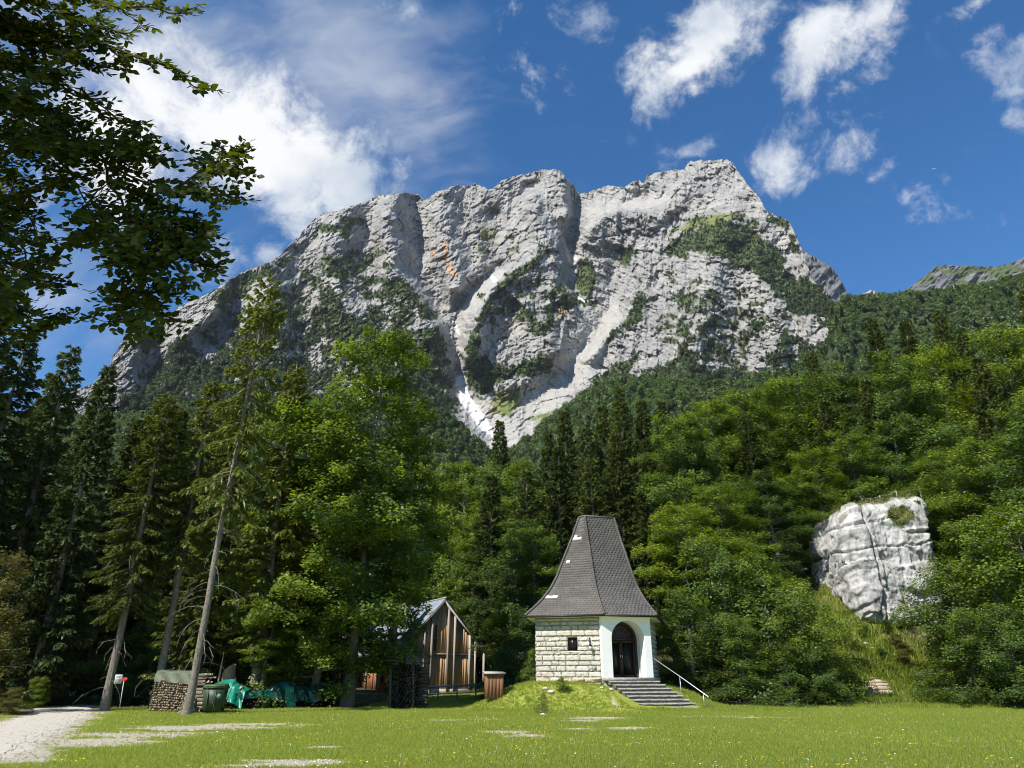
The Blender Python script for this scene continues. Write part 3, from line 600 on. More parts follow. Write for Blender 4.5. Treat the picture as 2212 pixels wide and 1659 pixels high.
def make_spruce(seed, H=22.0, Rc=2.6, base=.08, spacing=.42, sparse=0.0, droop=.35, dead=0, tw=1.0, top_pow=.85, bend=0.0, slim=1.0):
    """a spruce: straight tapering trunk, whorls of drooping boughs with hanging twig sprays"""
    g = np.random.default_rng(seed); T = MB(); Cn = MB(); Dd = MB()
    z = np.linspace(0, H, 14); wob = np.cumsum(g.normal(0, .035, (14, 2)), 0); wob -= wob[0]; wob[:, 0] += bend * (z / H) ** 1.6
    tr = np.column_stack([wob, z]); r0 = (H * .0088 + .03) * slim; rr = r0 * (1 - z / H) ** .75 + .012; rr[0] *= 1.35
    T.tube(np.vstack([tr[0] - [0, 0, .5], tr]), np.concatenate([[rr[0] * 1.3], rr]), 10)
    h = base * H; k = 0
    while h < H - .25:
        nb = g.integers(4, 7)
        for b in range(nb):
            if g.random() < sparse * (1.25 - .5 * h / H): continue
            az = k * 1.1 + b * 6.283 / nb + g.normal(0, .22); t = (h - base * H) / (H * (1 - base))
            L = (Rc * (1 - t) ** top_pow * g.uniform(.55, 1.15) * min(1, .62 + t * 2.2) + .18)
            hh = h + g.normal(0, .1); p0 = poly_at(tr, np.array([min(.999, hh / H)]))[0]
            d = np.array([math.cos(az), math.sin(az), 0]); sd = np.array([-d[1], d[0], 0])
            s = np.linspace(0, 1, 6)
            up = np.interp(t, [0, .5, 1], [-.12, .05, .7]); dr = droop * np.interp(t, [0, .6, 1], [1.2, .9, .25])
            br = p0 + np.outer(s, d) * L; br[:, 2] += L * (up * s - dr * s ** 1.6 + .22 * s ** 4) ; br += np.outer(s ** 2, sd) * g.normal(0, .12) * L
            T.tube(br, np.linspace(.028 * (1 - t) + .012, .005, 6), 3, False)
            n = int(L * 30 * tw) + 5
            u = np.sqrt(g.random(n)) * .97 + .05; sg = np.where(g.random(n) < .5, -1, 1)
            q = poly_at(br, np.clip(u, 0, .999)); bd = unit(br[-1] - br[0])
            l2 = (.22 + .30 * L * (1 - u) * .8) * g.uniform(.6, 1.3, n)
            d2 = unit(bd * .8 + sd * (sg * g.uniform(.35, 1.0, n))[:, None] + np.column_stack([np.zeros(n), np.zeros(n), g.normal(-.35, .25, n)]))
            for rep in range(2):                               # two sprays along every twig, the outer one hanging
                P = q + d2 * (l2 * (.32 if rep == 0 else .78))[:, None]; P[:, 2] -= 0 if rep == 0 else .09 * l2 / .3
                dd = unit(d2 + np.array([0, 0, -.55 * rep]))
                nr = unit(g.normal(0, .6, (n, 3)) + np.array([0, 0, .9])); A = unit(dd - nr * (dd * nr).sum(1)[:, None] * .5); B = unit(np.cross(nr, A))
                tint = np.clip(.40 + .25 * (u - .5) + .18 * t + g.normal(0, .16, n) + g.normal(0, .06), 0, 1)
                Cn.arr(*diamonds(P, A * (l2 * .42)[:, None], B * (g.uniform(.035, .075, n))[:, None], tint))
        h += spacing * g.uniform(.7, 1.3) * (1 - .35 * h / H); k += 1
    for i in range(dead):                                      # dead lower twigs
        hh = g.uniform(.07, max(.5, base + .12)) * H; az = g.uniform(0, 6.28); L = g.uniform(.3, 1.7)
        p0 = poly_at(tr, np.array([hh / H]))[0]; s = np.linspace(0, 1, 5); d = np.array([math.cos(az), math.sin(az), 0])
        br = p0 + np.outer(s, d) * L; br[:, 2] += L * (g.uniform(-.1, .35) * s - g.uniform(.3, .9) * s ** 2); br += np.cumsum(g.normal(0, .03, (5, 3)), 0) * s[:, None]
        Dd.tube(br, np.linspace(.013, .004, 5), 3, False)
        if g.random() < .6:
            q = br[3]; Dd.tube(np.array([q, q + d * .3 + [0, 0, -.45], q + d * .35 + [0, 0, -.9]]) + g.normal(0, .04, (3, 3)), [.012, .008, .004], 3, False)
    return T.mesh('trunk'), Cn.mesh('crown'), (Dd.mesh('dead_twig') if dead else None)

PB = [make_beech(11, 18, 4.3, .10, 74), make_beech(12, 18, 3.7, .16, 68), make_beech(13, 18, 4.7, .07, 78), make_beech(14, 18, 3.5, .30, 56)]
PY = [make_beech(21, 8, 2.9, .03, 44, leaf=.15, per=900, bushy=True), make_beech(22, 8, 3.2, .02, 46, leaf=.15, per=900, bushy=True)]   # young beech, leafy to the ground
PS = [make_spruce(31, 22, 2.9, .08, sparse=.08, tw=1.9), make_spruce(32, 22, 2.6, .18, sparse=.22, droop=.45, tw=1.7), make_spruce(33, 22, 3.1, .05, sparse=.05, tw=1.9)]
PT = [make_spruce(41, 21, 2.3, .42, sparse=.46, droop=.6, dead=40, top_pow=.55, tw=1.3, slim=.8), make_spruce(42, 21, 2.5, .30, sparse=.22, droop=.55, dead=34, top_pow=.6, tw=1.6), make_spruce(43, 22, 2.2, .42, sparse=.25, droop=.55, dead=34, top_pow=.6, tw=1.6)]
print('CROWNS', [len(p[1].polygons) for p in PB + PY + PS + PT])
_mc = {}
def put(name, me, mat, parent):
    o = link(name, me, None, parent)
    if not me.materials: me.materials.append(mat)
    elif me.materials[0] != mat: o.material_slots[0].link = 'OBJECT'; o.material_slots[0].material = mat
    return o
def shared(me, mat):
    k = (me.name, mat.name)
    if k not in _mc:
        c = me if not me.materials else me.copy()
        c.materials.clear(); c.materials.append(mat); _mc[k] = c
    return _mc[k]
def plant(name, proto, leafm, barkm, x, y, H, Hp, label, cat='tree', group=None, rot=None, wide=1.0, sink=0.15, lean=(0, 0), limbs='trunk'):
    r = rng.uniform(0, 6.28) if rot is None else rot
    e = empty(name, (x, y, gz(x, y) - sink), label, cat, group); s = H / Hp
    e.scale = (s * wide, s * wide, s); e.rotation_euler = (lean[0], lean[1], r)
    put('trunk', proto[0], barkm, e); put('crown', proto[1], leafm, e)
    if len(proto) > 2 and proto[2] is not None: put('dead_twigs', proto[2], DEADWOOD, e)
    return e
def top_h(px, py, Y):
    p = at(px, py, Y); return p[2]
def tree_px(name, proto, Hp, leafm, barkm, px_top, py_top, Y, label, group=None, wide=1.0, cat='tree', **kw):
    """stand a tree at depth Y so that its tip shows at (px_top, py_top)"""
    p = at(px_top, py_top, Y); x = p[0]; z0 = gz(x, Y); H = max(2.0, p[2] - z0)
    return plant(name, proto, leafm, barkm, x, Y, H, Hp, label, cat, group, wide=wide * (H / Hp) ** -.45, **kw)

def make_trees():
    S, B = 'spruce_tree', 'beech_tree'
    # ---- the leaning-in tall spruces by the woodpile
    tree_px(S, PT[0], 21, SPRUCE_Y, BARK_PALE, 553, 600, 32.5, 'tallest spruce, long bare pale trunk rising right of the stacked woodpile', lean=(0, R_(2.2)), rot=0, wide=.9)
    tree_px(S, PT[1], 21, SPRUCE_Y, BARK_PALE, 362, 850, 37, 'spruce with pale bare trunk behind the red trail marker', rot=2.0)
    tree_px(S, PT[2], 22, SPRUCE_Y, BARK_PALE, 455, 825, 38.5, 'spruce with bare trunk directly behind the woodpile', rot=4.0)
    # ---- dark spruces on the left
    for i, (px, py, Y, k, w, lab) in enumerate([
        (232, 785, 41, 0, 1.0, 'dark conical spruce standing against the foot of the mountain skyline'),
        (160, 735, 43, 1, 1.1, 'dark spruce with loose drooping boughs left of the conical one'),
        (70, 690, 40, 1, 1.2, 'tall dark spruce partly behind the overhanging beech leaves'),
        (10, 660, 38, 2, 1.15, 'dark spruce cut by the left edge of the picture'),
        (-60, 640, 42, 2, 1.2, 'dark spruce at the far left edge, mostly out of view'),
        (120, 800, 50, 2, 1.1, 'shaded spruce deep in the left wood between two taller ones'),
        (300, 900, 48, 0, 1.2, 'shaded spruce in the gap right of the conical spruce'),
        (395, 880, 50, 2, 1.25, 'dense olive spruce between the two bare pale trunks'),
        (510, 870, 44, 0, 1.2, 'dense spruce behind the tallest spruce'),
        (640, 780, 41, 1, 1.25, 'drooping spruce right beside the tallest spruce'),
        (690, 960, 52, 2, 1.2, 'spruce filling the gap left of the great beech')]):
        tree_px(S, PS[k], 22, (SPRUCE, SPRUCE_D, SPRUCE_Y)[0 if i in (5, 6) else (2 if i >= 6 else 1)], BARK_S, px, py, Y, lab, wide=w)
    # ---- the great beech in front of the lodge and its neighbours
    tree_px(B, PB[0], 18, BEECH, BARK_B, 815, 700, 42, 'great bright beech, tallest leafy tree in front of the lodge', wide=1.02, rot=.3)
    tree_px(B, PB[2], 18, BEECH, BARK_B, 735, 905, 42, 'broad beech against the left side of the great beech', wide=1.05)
    tree_px(B, PB[1], 18, BEECH, BARK_B, 885, 930, 43, 'beech with high crown over the ridge of the lodge roof', wide=.95)
    tree_px('young_beech', PB[3], 18, BEECH, BARK_B, 600, 1255, 40.5, 'young bright beech above the green tarpaulin heap', wide=1.15)
    tree_px('young_beech', PY[1], 8, BEECH, BARK_B, 690, 1210, 43, 'young beech in the shade left of the lodge', wide=.9)
    # ---- middle distance, behind lodge and chapel
    mid = [(1000, 985, 72, 'b', 1), (1085, 905, 92, 's', 0), (1050, 990, 78, 'b', 0), (1130, 985, 70, 'b', 3), (1185, 930, 84, 's', 2), (1215, 885, 82, 's', 0), (1262, 905, 74, 's', 1), (1300, 870, 76, 's', 2), (1342, 832, 72, 's', 0), (1385, 860, 76, 's', 2), (1425, 862, 70, 's', 0), (1470, 895, 62, 'b', 2),
           (960, 1010, 74, 'b', 3), (920, 1040, 76, 'b', 1), (1520, 862, 68, 'b', 0), (1580, 838, 70, 'b', 2), (1640, 828, 72, 'b', 1), (1745, 752, 84, 's', 1), (1690, 812, 74, 'b', 0), (1760, 800, 72, 'b', 2), (1830, 800, 70, 'b', 1), (1885, 685, 80, 's', 0), (1950, 690, 78, 's', 2), (2025, 665, 76, 's', 0), (2075, 700, 74, 's', 1), (1990, 740, 70, 'b', 0), (2140, 700, 66, 'b', 2), (2205, 610, 60, 's', 1), (2240, 700, 64, 'b', 1), (2290, 680, 66, 'b', 0), (1920, 770, 66, 'b', 2)]
    words = {'s': 'spruce', 'b': 'beech'}
    labs = ['beech with airy crown above the right end of the lodge ridge', 'lone small spruce tip standing against the pale scree', 'beech just left of the lone spruce tip', 'beech right of the lone spruce tip', 'dark spruce left of the chapel roof top, second from the scree', 'dark spruce with sharp tip at the green knoll', 'loose dark spruce just above the chapel roof tip', 'dense dark spruce right above the chapel roof ridge', 'tallest dark spruce behind the chapel', 'dark spruce right of the tallest one behind the chapel', 'rightmost of the dark spruces behind the chapel', 'beech at the right flank of the dark spruces',
            'beech whose crown tops the lodge from behind', 'beech behind the left part of the lodge roof', 'light green beech below the rocky buttress', 'wide beech below the rocky buttress', 'beech under the right half of the buttress', 'lone ragged spruce sticking up against the buttress foot', 'beech left below the ragged spruce', 'beech right below the ragged spruce', 'beech standing at the lower right edge of the rock wall', 'tall spruce at the right end of the rock wall', 'spruce second from the right end of the rock wall', 'tallest spruce on the right slope under the green saddle', 'spruce on the right slope, beside the tallest one there', 'bright beech in front of the right slope spruces', 'wide beech on the right slope near the picture edge', 'spruce at the right edge reaching highest into the saddle', 'beech at the right edge of the picture', 'beech at the right edge, mostly out of view', 'beech before the two spruces at the rock wall end']
    for (px, py, Y, k, i), lab in zip(mid, labs):
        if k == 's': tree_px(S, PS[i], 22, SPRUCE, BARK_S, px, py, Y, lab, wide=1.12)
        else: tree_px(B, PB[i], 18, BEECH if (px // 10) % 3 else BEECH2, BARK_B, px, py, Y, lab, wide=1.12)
    # ---- front row right of the chapel and round the boulder
    front = [(1475, 1075, 51, 0, 'beech rising right behind the chapel roof'), (1560, 1040, 53, 2, 'rounded beech, second right of the chapel'), (1650, 1010, 55, 1, 'beech above the young bushes right of the chapel'), (1740, 960, 57, 0, 'beech left above the white boulder'), (1830, 930, 61, 2, 'beech directly above the white boulder'),
             (1920, 900, 63, 1, 'shady beech behind the rope fence on the boulder'), (2040, 960, 52, 2, 'beech right above the boulder'), (2130, 930, 48, 0, 'big olive beech right of the boulder'), (2215, 880, 45, 2, 'beech filling the lower right picture edge'), (2290, 900, 44, 0, 'beech outside the right edge, branches reaching in'),
             (1110, 1110, 56, 1, 'beech left of the chapel with trunk hidden'), (1040, 1090, 66, 3, 'slim beech with bare trunk right of the lodge gable'), (1165, 1130, 52, 0, 'beech whose foliage touches the chapel roof from the left')]
    for px, py, Y, i, lab in front:
        tree_px(B, PB[i], 18, BEECH2 if i == 1 or px > 2200 else BEECH, BARK_B, px, py, Y, lab, wide=1.1)
    young = [(1448, 1330, 45.5, 1, .8, 'small leafy bush beech touching the right chapel wall'), (1480, 1270, 44.5, 0, 1.0, 'young beech second from to the right chapel wall'), (1545, 1180, 46, 1, 1.0, 'tall young beech behind the stair railing'), (1640, 1190, 45, 0, 1.0, 'young beech with dark lower boughs in the right thicket'), (1720, 1250, 44, 1, 1.0, 'young beech left of the boulder foot'), (1758, 1350, 43, 0, .8, 'small young beech beside the path steps'), (1590, 1330, 42.8, 1, 1.0, 'low bushy beech at the meadow edge right of the stair'), (1690, 1380, 42.2, 0, 1.0, 'low bushy beech at the meadow edge, nearer the path'),
             (2040, 1200, 44, 1, 1.05, 'young olive beech right of the grassy gap'), (2110, 1130, 42, 0, 1.1, 'tall young beech in the right thicket'), (2190, 1090, 40.5, 1, 1.15, 'young beech at the lower right corner'), (2070, 1320, 41.5, 1, 1.0, 'bush beech above the reddish shrub'), (2165, 1300, 39.5, 0, 1.0, 'dark bush beech at the right meadow edge'), (2260, 1240, 39, 1, 1.1, 'bush beech cut by the right picture edge'),
             (1125, 1310, 47, 1, .9, 'young beech left of the chapel stone wall'), (1090, 1390, 50, 0, .8, 'small young beech behind the wooden box'), (1150, 1400, 44.5, 0, .55, 'leafy bush touching the left chapel corner')]
    for px, py, Y, i, w, lab in young:
        tree_px('young_beech', PY[i], 8, BEECH2 if (px // 5) % 2 else BEECH, BARK_B, px, py, Y, lab, wide=w)
    tree_px(B, PB[3], 18, BEECH, BARK_B, 745, 1120, 47, 'beech with low boughs hanging before the lodge roof', wide=1.2)
    for px, py, Y, lab in ((1205, 960, 66, 'dense dark spruce left of the chapel roof tip'), (1275, 985, 62, 'dense dark spruce right behind the chapel roof tip'), (1330, 930, 64, 'dense dark spruce behind the right roof slope'), (1395, 945, 62, 'dense dark spruce just right of the chapel roof'), (1440, 930, 66, 'dark spruce between the chapel roof and the beeches'), (1495, 905, 63, 'dark spruce among the beeches below the buttress'), (1612, 900, 63, 'dark pointed spruce in the beeches above the right thicket'), (1868, 815, 66, 'dark pointed spruce above the boulder left side'), (2108, 765, 60, 'dark pointed spruce in the beeches above the right thicket edge'), (1138, 1010, 60, 'dark spruce standing between lodge gable and chapel roof'), (1062, 1020, 63, 'dark spruce right behind the lodge gable'), (1780, 860, 64, 'dark spruce in the beeches up left of the boulder')):
        tree_px(S, PS[2], 22, SPRUCE, BARK_S, px, py, Y, lab, wide=1.2)
    tree_px('young_beech', PY[1], 8, BEECH, BARK_B, 2035, 1235, 46.5, 'young beech overlapping the right side of the boulder', wide=.85)
    # rusty-leaved boughs at the far left
    tree_px('young_beech', PY[0], 8, BEECH_RUST, BARK_B, 10, 1190, 34, 'young beech with rusty brown leaves at the left edge', wide=.85)
    tree_px('young_beech', PY[1], 8, BEECH, BARK_B, 130, 1260, 44, 'shaded young beech behind the road bend', wide=1.0)
    tree_px('young_beech', PY[0], 8, BEECH, BARK_B, 225, 1290, 46, 'shaded young beech at the wood edge right of the road', wide=1.0)
    tree_px('young_beech', PY[1], 8, BEECH, BARK_B, 560, 1330, 46, 'shaded young beech behind the broken trunk', wide=1.0)
    tree_px('young_beech', PY[0], 8, BEECH, BARK_B, 350, 1300, 47, 'shaded young beech behind the bare spruce trunks', wide=1.0)
    # ---- the wood behind: individuals that nothing tells apart
    def fill(n, xr, yr, kind, label, group, hr, avoid=None):
        k = 0; tries = 0
        while k < n and tries < n * 30:
            tries += 1
            y = rng.uniform(*yr); x = rng.uniform(*xr)
            if road_d(np.array(x), np.array(y)) < 1.5 or abs(x) / y > .86: continue
            if avoid is not None and avoid(x, y): continue
            H = rng.uniform(*hr)
            if kind == 's': plant(S, PS[rng.integers(3)], SPRUCE_D if x < -8 else SPRUCE, BARK_S, x, y, H, 22, label, 'tree', group, wide=(H / 22) ** -.3)
            else: plant(B, PB[rng.integers(4)], (BEECH, BEECH2)[rng.integers(2)], BARK_B, x, y, H, 18, label, 'tree', group, wide=(H / 18) ** -.3)
            k += 1
    lodge = lambda x, y: (-32 < x < 3 and 50 < y < 92 and abs((x + 5.2) + .5 * (y - 59)) < 8.5)
    fill(34, (-62, -10), (46, 95), 's', 'spruce trunk and crown in the dark wood on the left', 'spruces of the dark left wood', (15, 20), lodge)
    fill(16, (-60, -12), (47, 80), 'b', 'broadleaf tree in the dark wood on the left', 'broadleaf trees of the left wood', (9, 14), lodge)
    fill(22, (-14, 12), (72, 105), 's', 'slim spruce in the wood behind the lodge', 'slim spruces behind the lodge', (14, 18), lodge)
    fill(24, (8, 62), (58, 92), 'b', 'beech in the wood on the right slope', 'beeches of the right slope', (11, 15), lambda x, y: 17 < x < 30 and y < 64)
    fill(14, (6, 60), (70, 100), 's', 'spruce in the wood on the right slope', 'spruces of the right slope', (13, 17))

# ------------------------------------------------------------------ far woods (uncountable): instances on points
def far_proto(kind, seed):
    g = np.random.default_rng(seed); mb = MB()
    if kind == 'c':
        n = 260; t = g.random(n) ** .8; az = g.uniform(0, 6.28, n); r = .20 * (1 - t) ** .8 * g.uniform(.5, 1.1, n) + .01
        P = np.column_stack([r * np.cos(az), r * np.sin(az), .05 + .95 * t]); d = np.column_stack([np.cos(az), np.sin(az), -.5 + 0 * t])
        A = unit(d) * (.05 + .05 * (1 - t))[:, None]; B = unit(np.cross(d, [0, 0, 1.0])) * .03
    else:
        n = 330; v = unit(g.normal(0, 1, (n, 3))); rr = g.uniform(.55, 1.0, n) ** .5; lum = 1 + .25 * np.sin(v[:, 0] * 4 + seed) * np.cos(v[:, 2] * 5)
        P = v * (rr * lum)[:, None] * [.36, .36, .40] + [0, 0, .52]; nr = unit(v + g.normal(0, .45, (n, 3)) + [0, 0, .5]); a = unit(np.cross(nr, g.normal(0, 1, (n, 3))))
        A = a * .062; B = np.cross(nr, a) * .05
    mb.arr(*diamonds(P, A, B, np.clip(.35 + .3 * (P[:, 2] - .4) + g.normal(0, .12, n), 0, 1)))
    if kind == 'c': mb.tube([(0, 0, -.1), (0, 0, .9)], [.014, .004], 4, False, .1)
    else: mb.tube([(0, 0, -.1), (0, 0, .5)], [.025, .012], 4, False, .1)
    return mb.mesh('far_tree')
def scatter(name, pts, scale, protos, mats, label, up_random=True, tilt=0.0):
    """one object of kind stuff: prototypes instanced on a cloud of points"""
    col = bpy.data.collections.new(name + '_prototypes')
    for i, (me, mt) in enumerate(zip(protos, mats)):
        me.materials.clear(); me.materials.append(mt); col.objects.link(bpy.data.objects.new(name + '_prototype', me))
    me = bpy.data.meshes.new(name); me.vertices.add(len(pts)); me.vertices.foreach_set('co', np.asarray(pts, np.float32).ravel())
    n = len(pts)
    for k, a in (('sc', scale), ('rz', rng.uniform(0, 6.28, n)), ('rx', rng.normal(0, tilt, n) if tilt else np.zeros(n))):
        t = me.attributes.new(k, 'FLOAT', 'POINT'); t.data.foreach_set('value', np.asarray(a, np.float32))
    t = me.attributes.new('ix', 'INT', 'POINT'); t.data.foreach_set('value', rng.integers(0, len(protos), n).astype(np.int32))
    o = link(name, me); tag(o, label, None, kind='stuff')
    ng = bpy.data.node_groups.new(name, 'GeometryNodeTree'); ng.interface.new_socket('Geometry', in_out='INPUT', socket_type='NodeSocketGeometry'); ng.interface.new_socket('Geometry', in_out='OUTPUT', socket_type='NodeSocketGeometry')
    nd, lk = ng.nodes, ng.links; gi = nd.new('NodeGroupInput'); go = nd.new('NodeGroupOutput')
    ci = nd.new('GeometryNodeCollectionInfo'); ci.inputs[0].default_value = col; ci.inputs['Separate Children'].default_value = True; ci.inputs['Reset Children'].default_value = True
    ip = nd.new('GeometryNodeInstanceOnPoints'); ip.inputs['Pick Instance'].default_value = True
    def na(nm, ty):
        a = nd.new('GeometryNodeInputNamedAttribute'); a.data_type = ty; a.inputs[0].default_value = nm; return a.outputs[0]
    cx = nd.new('ShaderNodeCombineXYZ'); lk.new(na('rz', 'FLOAT'), cx.inputs[2]); lk.new(na('rx', 'FLOAT'), cx.inputs[0])
    lk.new(gi.outputs[0], ip.inputs['Points']); lk.new(ci.outputs[0], ip.inputs['Instance']); lk.new(na('ix', 'INT'), ip.inputs['Instance Index']); lk.new(cx.outputs[0], ip.inputs['Rotation']); lk.new(na('sc', 'FLOAT'), ip.inputs['Scale'])
    lk.new(ip.outputs[0], go.inputs[0]); md = o.modifiers.new('scatter', 'NODES'); md.node_group = ng; return o
FAR_B = leaf_mat('far_broadleaf', (.040, .070, .018), (.085, .140, .032), (.140, .200, .045), .3, .7)
FAR_C = leaf_mat('far_conifer', (.028, .044, .018), (.056, .080, .028), (.095, .125, .042), .2, .6)
def make_far_woods():
    left = HPX < 1020
    nB = HP; sc = rng.uniform(7, 13, len(HP)) * np.where(HPX < 1500, .9, 1.0)
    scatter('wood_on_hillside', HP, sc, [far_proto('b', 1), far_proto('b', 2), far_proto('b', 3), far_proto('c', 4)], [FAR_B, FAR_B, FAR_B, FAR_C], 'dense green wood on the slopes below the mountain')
    P = np.concatenate(VEGPTS); k = rng.random(len(P)) < min(1, 26000 / len(P)); P = P[k]
    scatter('pines_on_mountain_ledges', P, rng.uniform(3.5, 9.5, len(P)), [far_proto('c', 5), far_proto('b', 6), far_proto('b', 7)], [FAR_C, FAR_C, FAR_B], 'dark pines clinging to the ledges of the mountain')

# ------------------------------------------------------------------ the chapel
WHITE = surf('white_lime_render', (.74, .73, .70), (.82, .81, .78), 2.5, .9, .12, 30, c3=(.80, .79, .77), spec=.2, dist=.01)
STONE = surf('pale_dressed_limestone', (.54, .49, .395), (.68, .64, .55), 5.0, .95, 1.0, 14, c3=(.76, .725, .65), spec=.15, objrand=.25, dist=.08)
STONE_Y = surf('ochre_footing_stone', (.34, .27, .17), (.52, .44, .31), 3.0, .95, .9, 14, c3=(.62, .56, .45), spec=.15, objrand=.4, dist=.04)
MORTAR = surf('chapel_mortar', (.58, .54, .45), (.68, .64, .55), 5, .95, .4, 30)
SLATE = surf('brown_grey_roof_shingles', (.080, .072, .064), (.115, .105, .095), .8, .72, .25, 30, tint=.28, spec=.35, c3=(.148, .136, .124), dist=.01)
SLATE_W = surf('bleached_roof_shingles', (.62, .62, .60), (.75, .75, .73), 5, .8)
DARKMETAL = surf('dark_gutter_metal', (.030, .026, .024), (.055, .048, .045), 6, .5, metal=.4)
DOORWOOD = surf('dark_stained_oak', (.028, .018, .012), (.055, .036, .022), 6, .55, .2, 30, stretch=(6, 6, 1))
STEPSTONE = surf('weathered_step_stone', (.16, .15, .13), (.33, .31, .27), 5, .95, .8, 22, c3=(.46, .43, .38), tint=.2, dist=.03)
RISER = surf('dark_step_front', (.055, .050, .045), (.13, .12, .105), 7, .95, .9, 25, c3=(.22, .205, .18), dist=.03)  # step fronts, darker than the treads
GALV = surf('galvanised_steel', (.50, .52, .54), (.62, .64, .66), 8, .35, metal=.7)
GLASSD = surf('dark_window_glass', (.008, .008, .008), (.014, .014, .014), 3, .3, spec=.25)
IRON = surf('black_wrought_iron', (.012, .011, .010), (.03, .028, .026), 9, .5)
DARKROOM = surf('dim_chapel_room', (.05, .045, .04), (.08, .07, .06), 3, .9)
Z0, Z1 = 1.46, 4.42          # threshold and wall top
def rock_variants(n, seed, depth=.042, nx=7, ny=5):
    out = []
    for k in range(n):
        g = np.random.default_rng(seed + k)
        u, v = np.meshgrid(np.linspace(0, 1, nx), np.linspace(0, 1, ny))
        edge = np.minimum(np.minimum(u, 1 - u) * 6.5, np.minimum(v, 1 - v) * 4.5).clip(0, 1)
        b = -(.62 + g.normal(0, .12, u.shape) + edge * (.30 + g.normal(0, .50, u.shape) + .5 * (u - .5) * g.normal() + .6 * (v - .5) * g.normal()))
        uu = u + g.normal(0, .035, u.shape) * (edge < 1) * .8; vv = v + g.normal(0, .05, u.shape) * (edge < 1) * .6
        V = np.column_stack([uu.ravel() - .5, b.ravel() * depth, vv.ravel() - .5])
        Bk = np.column_stack([uu.ravel() - .5, np.full(u.size, .22), vv.ravel() - .5]); rim = [j for j in range(nx)] + [nx * (i + 1) - 1 for i in range(1, ny)] + [nx * (ny - 1) + j for j in range(nx - 2, -1, -1)] + [nx * i for i in range(ny - 2, 0, -1)]
        mb = MB(); i = np.arange(ny - 1)[:, None] * nx; j = np.arange(nx - 1)[None]
        F = np.stack([i + j, i + j + 1, i + nx + j + 1, i + nx + j], -1).reshape(-1, 4)
        mb.arr(np.vstack([V, Bk]), F)
        for a, b2 in zip(rim, rim[1:] + rim[:1]): mb.f.append(np.array([[a, u.size + a, u.size + b2, b2]]))
        out.append(mb.mesh('stone_block'))
    return out
def make_chapel():
    C0 = np.array([CH_A[0], CH_A[1], 1.1]); root = empty('chapel', C0, 'small chapel with steep flared grey roof, rough stone wall and white arched porch', 'chapel')
    def P3(p, z): return np.array([p[0], p[1], z])
    # masonry core (behind the facing stones)
    mb = MB(); n = len(PLAN)
    cen = sum(PLAN) / n
    core = [p + (cen - p) / np.linalg.norm(cen - p) * .22 for p in PLAN]
    inn = [p + (cen - p) / np.linalg.norm(cen - p) * .6 for p in PLAN]
    for i in range(n):
        if i == 1: continue
        a, b = core[i], core[(i + 1) % n]; c, d = inn[i], inn[(i + 1) % n]
        v = [P3(a, .3), P3(b, .3), P3(b, Z1), P3(a, Z1), P3(c, .3), P3(d, .3), P3(d, Z1), P3(c, Z1)]
        mb.add(v, [(0, 1, 2, 3), (5, 4, 7, 6), (3, 2, 6, 7)])
    part('wall_core', mb, MORTAR, root)
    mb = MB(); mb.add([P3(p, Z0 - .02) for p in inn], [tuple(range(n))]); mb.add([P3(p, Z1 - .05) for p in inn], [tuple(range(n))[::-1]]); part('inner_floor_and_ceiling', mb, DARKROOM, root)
    # facing stones in courses on the two stone walls seen
    var = rock_variants(9, 500); vrough = rock_variants(6, 540, .11)
    def course_wall(a, b, z0, z1, mats, holes=(), seed=1, end_gap=0.0, ch=.262):
        g = np.random.default_rng(seed); d = b - a; L = np.linalg.norm(d) - end_gap; d = d / np.linalg.norm(d); ang = math.atan2(d[1], d[0])
        z = z0; r = 0
        while z < z1 - .05:
            h = min(ch * g.uniform(.72, 1.22), z1 - z)
            if z1 - (z + h) < .1: h = z1 - z
            x = 0.0
            while x < L - .02:
                w = g.uniform(.26, .86) * (.6 if x == 0 and r % 2 else 1); w = min(w, L - x)
                if L - (x + w) < .2: w = L - x
                cuts = [(x, x + w)]
                for (h0, h1, hz0, hz1) in holes:
                    if z + h * .5 > hz0 and z + h * .5 < hz1:
                        nc = []
                        for s, e in cuts:
                            if e <= h0 or s >= h1: nc.append((s, e))
                            else:
                                if h0 - s > .06: nc.append((s, h0))
                                if e - h1 > .06: nc.append((h1, e))
                        cuts = nc
                for s, e in cuts:
                    low = z < z0 + .55; me = (vrough if low else var)[g.integers(len(vrough if low else var))]
                    o = link('stone_block', shared(me, mats[1] if low else mats[0]), parent=root)
                    c = a + d * ((s + e) / 2); o.location = tuple(np.array([c[0], c[1], z + h / 2]) - C0); o.rotation_euler = (0, 0, ang)
                    o.scale = (e - s - .006, 1, h - .005)
                x += w
            z += h; r += 1
    win = (1.72, 2.25, 2.74, 3.42)                # along the wall from its left end
    course_wall(CH_L, CH_A, .75, Z1 - .02, (STONE, STONE_Y), (win,), 3, .22)
    course_wall(CH_B, CH_C, .9, Z1 - .02, (STONE, STONE_Y), (), 5)
    course_wall(CH_D, CH_L, .6, Z1 - .02, (STONE, STONE_Y), (), 6)
    # window in the stone wall
    dL = (CH_A - CH_L) / np.linalg.norm(CH_A - CH_L); nL = np.array([dL[1], -dL[0]]); angL = math.atan2(dL[1], dL[0]); ML = Matrix.Rotation(angL, 3, 'Z')
    def onL(s, z, out=0.0): q = CH_L + dL * s + nL * out; return np.array([q[0], q[1], z])
    wc = (win[0] + win[1]) / 2; zc = (win[2] + win[3]) / 2; ww, wh = win[1] - win[0], win[3] - win[2]
    mb = MB(); mb.box(onL(wc, zc, -.098), (ww, .02, wh), ML); W = part('window', mb, GLASSD, root)
    mb = MB()
